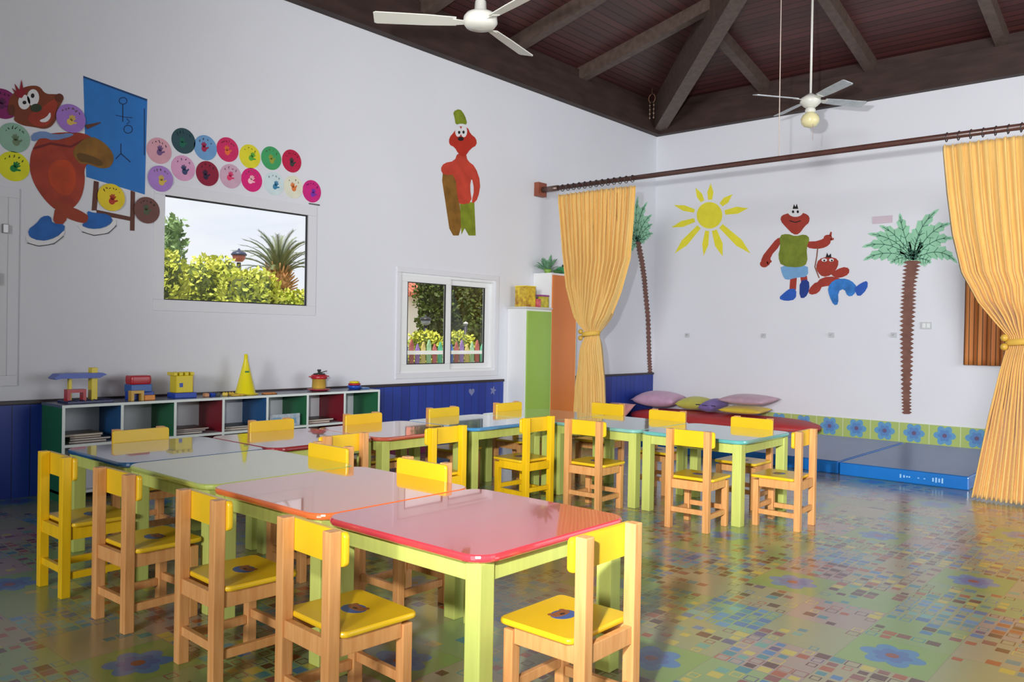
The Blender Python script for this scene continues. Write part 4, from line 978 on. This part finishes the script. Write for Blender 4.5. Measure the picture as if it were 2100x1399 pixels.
palm(t, A, (1098, 315), [((886, 318), (-10, -60)), ((880, 262), (10, -70)), ((905, 205), (20, -50)), ((955, 170), (10, -40)), ((1040, 118), (-20, -20)), ((1205, 100), (-50, -30)), ((1258, 160), (-20, -60)), ((1270, 225), (-10, -60)), ((1284, 330), (20, -80)), ((1170, 330), (20, -20)), ((1000, 330), (-10, -30)), ((1140, 180), (-20, 0))], 36,
     [(1095, 318, 80), (1080, 420, 66), (1075, 520, 70), (1070, 640, 62), (1070, 760, 56), (1068, 880, 46), (1070, 966, 44)], 3.2)
sc, og = 4.665, (1040.0, 350.0); A2 = dict(wall=wl, sc=sc, org=og)
t = thing('palm_mural', 'painted palm tree in the corner, half hidden by the left curtain', 'mural', wl(1320, 600))
palm(t, A2, (1240, 690), [((1130, 420), (-20, -60)), ((1090, 620), (-40, -60)), ((1110, 860), (-60, -10)), ((1250, 250), (-30, 0)), ((1340, 300), (-60, -40)), ((1385, 420), (-30, -70)), ((1390, 510), (-20, -50)), ((1395, 600), (-10, -40)), ((1330, 660), (0, -30)), ((1180, 300), (-20, 0))], 52,
     [(1250, 680, 60), (1285, 860, 60), (1310, 1030, 56), (1325, 1200, 54), (1345, 1400, 52), (1352, 1620, 50), (1358, 1800, 48), (1366, 1940, 50)], 5)

# --- hand print discs
discs = [(2.90, 2.49, (214, 160, 176), (110, 80, 130), 'pale pink'), (3.09, 2.60, (44, 76, 84), (30, 100, 80), 'dark teal'), (3.27, 2.58, (110, 158, 206), (160, 40, 80), 'light blue'),
 (3.46, 2.60, (206, 44, 100), (230, 110, 60), 'crimson pink'), (3.66, 2.58, (224, 214, 50), (90, 170, 60), 'bright yellow'), (3.86, 2.60, (66, 160, 100), (150, 160, 60), 'mid green'), (4.06, 2.61, (190, 30, 72), (60, 60, 60), 'deep red'),
 (2.91, 2.28, (168, 126, 202), (210, 180, 80), 'violet'), (3.09, 2.39, (216, 158, 196), (60, 70, 110), 'rose'), (3.29, 2.38, (140, 28, 58), (50, 30, 60), 'wine red'), (3.49, 2.39, (206, 168, 190), (220, 60, 110), 'faded pink'),
 (3.68, 2.39, (216, 34, 120), (250, 190, 200), 'hot pink'), (3.89, 2.39, (208, 226, 230), (60, 130, 170), 'white and blue'), (4.08, 2.39, (226, 226, 206), (222, 120, 60), 'cream'), (4.27, 2.38, (206, 36, 128), (120, 50, 170), 'magenta'),
 (2.55, 2.09, (230, 204, 44), (180, 60, 40), 'golden yellow'), (2.81, 2.03, (112, 74, 70), (80, 90, 70), 'dull brown'), (1.92, 2.40, (140, 180, 160), (110, 130, 100), 'sage green'), (1.92, 2.21, (222, 222, 34), (30, 130, 60), 'lemon yellow'),
 (2.27, 2.60, (158, 116, 200), (214, 180, 90), 'lavender'), (1.85, 2.61, (130, 34, 100), (90, 30, 80), 'plum')]
where = {'pale pink': 'right of the blue board, upper row', 'violet': 'right of the blue board in the lower row', 'golden yellow': 'between the easel legs', 'dull brown': 'beside the foot of the easel', 'sage green': 'left of the bear', 'lemon yellow': 'left of the bear belly', 'lavender': 'beside the bear head', 'plum': 'at the left edge above the sage green one'}
rd = random.Random(11)
for k, (y, z, c1, c2_, nme) in enumerate(discs):
    dd = 0.009 if nme in ('lavender', 'golden yellow', 'violet', 'dull brown') else 0.0
    t = thing('paper_disc', '%s paper disc with hand print, %s' % (nme, where.get(nme, 'above the large window')), 'disc', (XL, y, z), 0, 'hand print discs on the left wall')
    fr = lambda u, v, d: (XL+dd+d, y+u, z+v)
    di = obj('disc', prism(B(), [(0.096*cos(a*pi/18), 0.098*sin(a*pi/18)) for a in range(36)], fr, 0.0005, 0.0035), paint('disc_'+nme.replace(' ', '_'), c1, var=0.05), t)
    hb = B(); ang = rd.uniform(-0.5, 0.5); ox, oy = rd.uniform(-0.015, 0.015), rd.uniform(-0.03, -0.01)
    def rot(u, v): return (ox+u*cos(ang)-v*sin(ang), oy+u*sin(ang)+v*cos(ang))
    prism(hb, [rot(0.022*cos(a*pi/8), 0.024*sin(a*pi/8)) for a in range(16)], fr, 0.0036, 0.0042)
    for fi, fa in enumerate((-0.5, -0.2, 0.08, 0.36)):
        L = (0.046, 0.054, 0.052, 0.044)[fi]; prism(hb, [rot(sin(-fa)*0.018-0.0055, 0.012), rot(sin(-fa)*L-0.005, L*cos(fa)), rot(sin(-fa)*L+0.005, L*cos(fa)), rot(sin(-fa)*0.018+0.0055, 0.012)], fr, 0.0043, 0.0048)
    prism(hb, [rot(0.012, -0.01), rot(0.042, 0.008), rot(0.038, 0.018), rot(0.012, 0.008)], fr, 0.0043, 0.0048)
    obj('hand_print', hb, paint('print_'+nme.replace(' ', '_'), c2_, var=0.1), di)
    sb = B(); dk = tuple(int(v*0.45) for v in c2_); n_ = rd.randint(4, 6)
    for q in range(n_):
        a = radians(150-120*(q+0.5)/n_); cx_, cy_ = 0.068*cos(a), 0.068*sin(a)
        pp_ = [(cx_+rd.uniform(-0.008, 0.008), cy_+rd.uniform(-0.012, 0.012)) for _ in range(4)]
        for s_, e_ in zip(pp_, pp_[1:]):
            if hypot(s_[0]-e_[0], s_[1]-e_[1]) > 0.004: prism(sb, stroke([s_, e_], 0.0035), fr, 0.0036, 0.0041)
    obj('scribble_print', sb, paint('scribble_'+nme.replace(' ', '_'), dk), di)

# small fittings on the back wall
M_PL = mat('pale_grey_plastic', (196, 200, 204), 0.5)
for x, z, lab in ((-5.56, 1.18, 'pale wall hook below the painted sun'), (-4.47, 1.19, 'pale wall hook below the bear in the olive shirt'), (-3.61, 1.21, 'pale wall hook below the tumbling bear'), (-2.90, 1.22, 'pale wall hook just left of the painted palm trunk')):
    t = thing('wall_hook', lab, 'hook', (x, YB, z), 0, 'wall hooks on the back wall')
    obj('hook_plate', bx(x-0.035, x+0.035, YB-0.010, YB-0.0005, z-0.03, z+0.03, bev=0.003), M_PL, t)
    obj('hook_arm', tube(B(), [(x, YB-0.009, z+0.01), (x, YB-0.04, z), (x+0.005, YB-0.05, z+0.02)], 0.006, 8), mat('pale_hook_metal', (196, 198, 202), 0.4), t)
t = thing('light_switch', 'pale double switch plate right of the painted palm trunk', 'switch', (-2.56, YB, 1.33))
obj('switch_plate', bx(-2.62, -2.50, YB-0.009, YB-0.0005, 1.29, 1.37, bev=0.003), M_PL, t)
obj('rocker', bx(-2.60, -2.565, YB-0.013, YB-0.0095, 1.305, 1.355, bev=0.002), M_WHITE, t)
obj('rocker', bx(-2.555, -2.52, YB-0.013, YB-0.0095, 1.305, 1.355, bev=0.002), M_WHITE, t)
t = thing('wall_plaque', 'small pale pink plate left of the painted palm crown', 'plaque', (-3.05, YB, 2.56))
obj('plaque', bx(-3.16, -2.94, YB-0.010, YB-0.0062, 2.515, 2.60, bev=0.001), mat('pale_pink_plate', (206, 190, 202), 0.5), t)
obj('plaque_back', bx(-3.15, -2.95, YB-0.0061, YB-0.0005, 2.525, 2.59), M_PL, t)
for y, nme in ((6.32, 'heart shaped'), (6.66, 'star shaped')):
    t = thing('wall_sticker', 'faint grey %s sticker on the blue dado below the small window' % nme, 'sticker', (XL+0.02, y, 0.53))
    n = 30; out = []
    for a in range(n):
        th_ = 2*pi*a/n
        if nme[0] == 'h': out.append((0.0028*16*sin(th_)**3, 0.0028*(13*cos(th_)-5*cos(2*th_)-2*cos(3*th_)-cos(4*th_))))
        else: r_ = 0.045*(1 if a % 6 < 3 else 0.55); out.append((r_*sin(th_), r_*cos(th_)))
    obj('sticker', prism(B(), out, lambda u, v, d: (XL+0.0185+d, y+u, 0.53+v), 0, 0.001), mat('grey_sticker', (120, 126, 170), 0.5), t)
t = thing('window_latch', 'small dark metal latch above the right corner of the large window', 'latch', (XL, 4.29, 2.265))
obj('latch_bar', bx(XL+0.0005, XL+0.012, 4.24, 4.35, 2.262, 2.274, bev=0.002), mat('dull_metal', (110, 108, 106), 0.4, metal=0.5), t)

# ================================================================== outside the windows
struct('ground', bx(-60, XL-0.25, -30, 60, -0.5, -0.05), mat('dry_ground', (176, 170, 140), 0.9, var=0.2, vscale=2))
def leaf_cloud(blobs, n, size, rnd):
    bm = B(); tot = sum(b[3]*b[4]*b[5] for b in blobs)**1.0
    for bx_, by_, bz_, rx_, ry_, rz_ in blobs:
        k_ = max(20, int(n*(rx_*ry_*rz_)/tot))
        for _ in range(k_):
            u, v = rnd.uniform(-1, 1), rnd.uniform(0, 2*pi); s = (1-u*u)**0.5; q = rnd.uniform(0.72, 1.06)
            p = Vector((bx_+rx_*q*s*cos(v), by_+ry_*q*s*sin(v), bz_+rz_*q*u))
            d = Vector((rnd.uniform(-1, 1), rnd.uniform(-1, 1), rnd.uniform(-0.3, 1))).normalized(); s_ = d.cross(Vector((rnd.uniform(-1, 1), rnd.uniform(-1, 1), rnd.uniform(-1, 1)))).normalized()
            L = size*rnd.uniform(0.7, 1.3)
            vs = [bm.verts.new(p), bm.verts.new(p+d*L*0.5+s_*L*0.28), bm.verts.new(p+d*L), bm.verts.new(p+d*L*0.5-s_*L*0.28)]
            bm.faces.new(vs)
    return bm
def leafmat(name, a, b):
    m = mat(name, a, 0.55, 0.3, vscale=3.5, rgb2=b); return m
L1 = leafmat('lime_leaf', (224, 224, 96), (160, 176, 56)); L2 = leafmat('dark_leaf', (70, 88, 44), (104, 120, 60)); L3 = leafmat('feather_leaf', (150, 180, 120), (110, 140, 84))
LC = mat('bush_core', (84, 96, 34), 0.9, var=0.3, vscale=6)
rnd = random.Random(21)
def bush(name, label, blobs, m_, n, size, stem, corem=LC, inner=0.80):
    t = thing(name, label, 'bush' if 'bush' in name or 'hedge' in name else 'tree', (blobs[0][0], blobs[0][1], -0.05))
    obj('foliage', leaf_cloud(blobs, n, size, rnd), m_, t)
    bm = B()
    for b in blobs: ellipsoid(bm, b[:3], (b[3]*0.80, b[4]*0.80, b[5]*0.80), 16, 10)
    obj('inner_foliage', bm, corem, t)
    x_, y_ = stem; obj('trunk', tube(B(), [(x_, y_, -0.05), (x_+0.03, y_, blobs[0][2])], [0.07, 0.04], 10), mat('bark', (110, 90, 70), 0.85, var=0.2), t)
    return t
# hedge bushes behind the large window (x = -9 plane of sight)
for lab, by, top, wd, kx in (('lime green bush at the left of the view through the large window', 4.25, 2.02, 0.42, 1.0), ('lime green bush, second from the left through the large window', 4.98, 2.02, 0.36, 1.12),
                         ('lime green bush in the middle of the view through the large window', 5.50, 1.90, 0.34, 0.98), ('low lime green bush under the date palm', 6.06, 1.68, 0.30, 1.12)):
    bl = [(-9.2, by, top-0.50, 0.5, wd, 0.48), (-9.1, by+wd*0.35, top-0.30, 0.4, wd*0.55, 0.30), (-9.1, by-wd*0.4, top-0.34, 0.4, wd*0.55, 0.30), (-9.2, by, top-1.1, 0.5, wd, 0.6)]
    bl = [(a*kx, b*kx, CAMZ+(c_-CAMZ)*kx, d*kx*0.9, e*kx, f*kx) for a, b, c_, d, e, f in bl]
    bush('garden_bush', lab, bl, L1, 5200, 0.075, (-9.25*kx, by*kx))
bush('garden_tree', 'feathery pale green young tree at the left edge of the large window', [(-11.6, 5.70, 2.30, 0.22, 0.20, 0.34), (-11.6, 5.76, 2.62, 0.15, 0.13, 0.16), (-11.6, 5.62, 2.0, 0.2, 0.2, 0.2)], L3, 700, 0.10, (-11.6, 5.7), L3)
# date palm
c = hit(572, 588, 0, -12.0)
def stubs(x, y, z):
    bm = lathe(B(), [(0.15, -0.10), (0.19, 0.05), (0.17, 0.22), (0.05, 0.32)], (x, y, z), 14)
    for k in range(70):
        a = 2.399963*k; h0 = -0.08+0.34*k/70; el = radians(20+50*k/70+rnd.uniform(-8, 8)); L = rnd.uniform(0.13, 0.22)
        p = Vector((x+0.15*cos(a), y+0.15*sin(a), z+h0)); d = Vector((cos(a)*cos(el), sin(a)*cos(el), sin(el))); tube(bm, [p, p+d*L], [0.024, 0.008], 5)
    return bm
t = thing('date_palm', 'date palm with a crown of upright grey green fronds seen through the large window', 'tree', (-12.0, c.y, -0.05))
obj('trunk', tube(B(), [(-12, c.y, -0.05), (-12, c.y, c.z)], [0.16, 0.17], 14), mat('palm_bark', (140, 104, 78), 0.9, var=0.3, vscale=20, bump=0.5), t)
obj('frond_bases', stubs(-12, c.y, c.z), mat('orange_frond_stubs', (214, 156, 104), 0.8, rgb2=(150, 120, 70), vscale=14), t)
M_FR = leafmat('palm_frond', (124, 136, 92), (92, 108, 76))
for k in range(44):
    a = 2.399963*k+rnd.uniform(-0.15, 0.15); el = radians(82-58*(k/44)+rnd.uniform(-6, 6)); L = rnd.uniform(0.72, 0.92)
    bm = B(); p0 = Vector((-12, c.y, c.z+0.18)); P = []
    for q in range(9):
        u = q/8; e = el-0.38*u*u; r_ = L*u
        P.append(p0+Vector((cos(a)*cos(e)*r_, sin(a)*cos(e)*r_, sin(e)*r_)))
    tube(bm, P, [0.014*(1-0.8*q/8) for q in range(9)], 5)
    for q in range(4, 40):
        u = q/40*8; i = min(7, int(u)); p = P[i].lerp(P[i+1], u-i); d = (P[i+1]-P[i]).normalized(); s_ = d.cross(Vector((0, 0, 1))).normalized()
        for sg in (-1, 1):
            e_ = p+(d*0.95+s_*sg*0.5+Vector((0, 0, 0.1))).normalized()*0.16*(1.1-0.5*q/40)
            bm.faces.new([bm.verts.new(p), bm.verts.new(p+d*0.022), bm.verts.new(e_)])
    obj('frond', bm, M_FR, t)
# garden lanterns
def lantern(cx, cy, cz, r, label, cap, glow):
    t = thing('garden_lantern', label, 'lamp', (cx, cy, -0.05))
    obj('lamp_post', tube(B(), [(cx, cy, -0.05), (cx, cy, cz-r*0.9)], 0.03, 10), mat('lantern_dark', (44, 44, 58), 0.4), t)
    obj('lamp_glass', lathe(B(), [(r*0.45, -r*0.8), (r*0.72, -r*0.5), (r*0.85, 0)], (cx, cy, cz), 20), glow, t)
    obj('lamp_cap', lathe(B(), [(r*0.95, 0.0), (r, r*0.12), (r*0.75, r*0.45), (r*0.2, r*0.6), (r*0.12, r*0.85), (0.005, r*0.9)], (cx, cy, cz), 20), cap, t)
CAPM = mat('lantern_cap', (44, 54, 84), 0.35); GLW = mat('amber_lantern_glass', (176, 92, 70), 0.3)
h = hit(490, 524, 0, -10.9); lantern(-10.9, h.y, h.z, 0.115, 'small garden lantern with a dark blue cap in the large window', CAPM, GLW)
# behind the small window
h = hit(873, 657, 0, -9.3); lantern(-10.0, h.y*10.0/9.3, CAMZ+(h.z-CAMZ)*10/9.3, 0.10, 'dark round garden lantern seen through the left sash', mat('lantern_black', (44, 44, 48), 0.4), mat('lantern_grey_glass', (150, 156, 170), 0.3))
h = hit(955, 664, 0, -9.3); lantern(-10.0, h.y*10.0/9.3, CAMZ+(h.z-CAMZ)*10/9.3, 0.045, 'tiny pale garden lantern seen through the right sash', mat('lantern_white', (226, 224, 220), 0.4), mat('lantern_grey_glass', (150, 156, 170)))
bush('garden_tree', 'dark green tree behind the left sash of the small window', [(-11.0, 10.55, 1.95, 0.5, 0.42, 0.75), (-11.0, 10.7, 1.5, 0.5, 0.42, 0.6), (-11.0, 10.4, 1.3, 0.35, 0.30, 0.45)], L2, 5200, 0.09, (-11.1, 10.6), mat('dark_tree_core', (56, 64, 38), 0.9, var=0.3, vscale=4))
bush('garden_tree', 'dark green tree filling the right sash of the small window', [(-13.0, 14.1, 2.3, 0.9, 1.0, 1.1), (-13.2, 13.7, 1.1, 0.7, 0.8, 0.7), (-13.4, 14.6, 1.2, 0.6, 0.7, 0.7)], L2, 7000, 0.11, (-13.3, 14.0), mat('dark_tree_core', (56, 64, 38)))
for lab, by in (('lime green bush behind the fence, left in the small window', 8.66), ('lime green bush behind the fence, right in the small window', 9.42)):
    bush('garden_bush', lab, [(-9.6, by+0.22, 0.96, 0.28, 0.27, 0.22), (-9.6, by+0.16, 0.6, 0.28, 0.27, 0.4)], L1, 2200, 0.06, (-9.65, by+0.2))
# white house with a tiled roof
t = thing('garden_house', 'white house with an orange tiled roof seen through the small window', 'building', (-17, 16.4, -0.05))
obj('house_wall', bx(-20, -17, 14.9, 19.0, -0.05, 2.2), mat('house_white', (236, 234, 228), 0.8), t)
obj('house_roof', prism(B(), [(-16.6, 2.15), (-16.6, 2.25), (-18.5, 3.4), (-20.4, 2.25), (-20.4, 2.15)], lambda u, v, d: (u, d, v), 14.6, 19.4), board_material('roof_tiles', 1, (216, 132, 104), (196, 106, 80), 0.16, 0.8, 0.2), t)
obj('house_window', bx(-16.995, -16.95, 16.6, 17.3, 0.9, 1.6), mat('house_window', (170, 190, 210), 0.3), t)
# white rails and coloured pencil pickets
pal = [((150, 190, 150), 'pale green'), ((176, 96, 92), 'dusty red'), ((86, 178, 140), 'mint green'), ((222, 158, 60), 'orange'), ((72, 108, 196), 'blue'), ((168, 90, 84), 'brick red'), ((140, 110, 170), 'violet'), ((196, 180, 110), 'straw')]
t = thing('picket_fence', 'fence of coloured pencil shaped pickets with white rails outside the small window', 'fence', (-8.4, 8.3, -0.05))
obj('rail', bx(-8.37, -8.33, 6.9, 10.2, 0.855, 0.905), M_WHITE, t, label='white rail')
obj('rail', bx(-8.37, -8.33, 6.9, 10.2, 0.25, 0.30), M_WHITE, t, label='white rail')
for k in range(30):
    y_ = 6.95+k*0.108; cc, nn = pal[k % 8]; hgt = 1.00+0.03*((k*7) % 3)
    pk = prism(B(), [(y_, -0.05), (y_+0.062, -0.05), (y_+0.062, hgt-0.08), (y_+0.031, hgt), (y_, hgt-0.08)], lambda u, v, d: (d, u, v), -8.40, -8.372)
    obj('picket', pk, mat('picket_'+nn.replace(' ', '_'), cc, 0.5), t, label='%s picket' % nn)
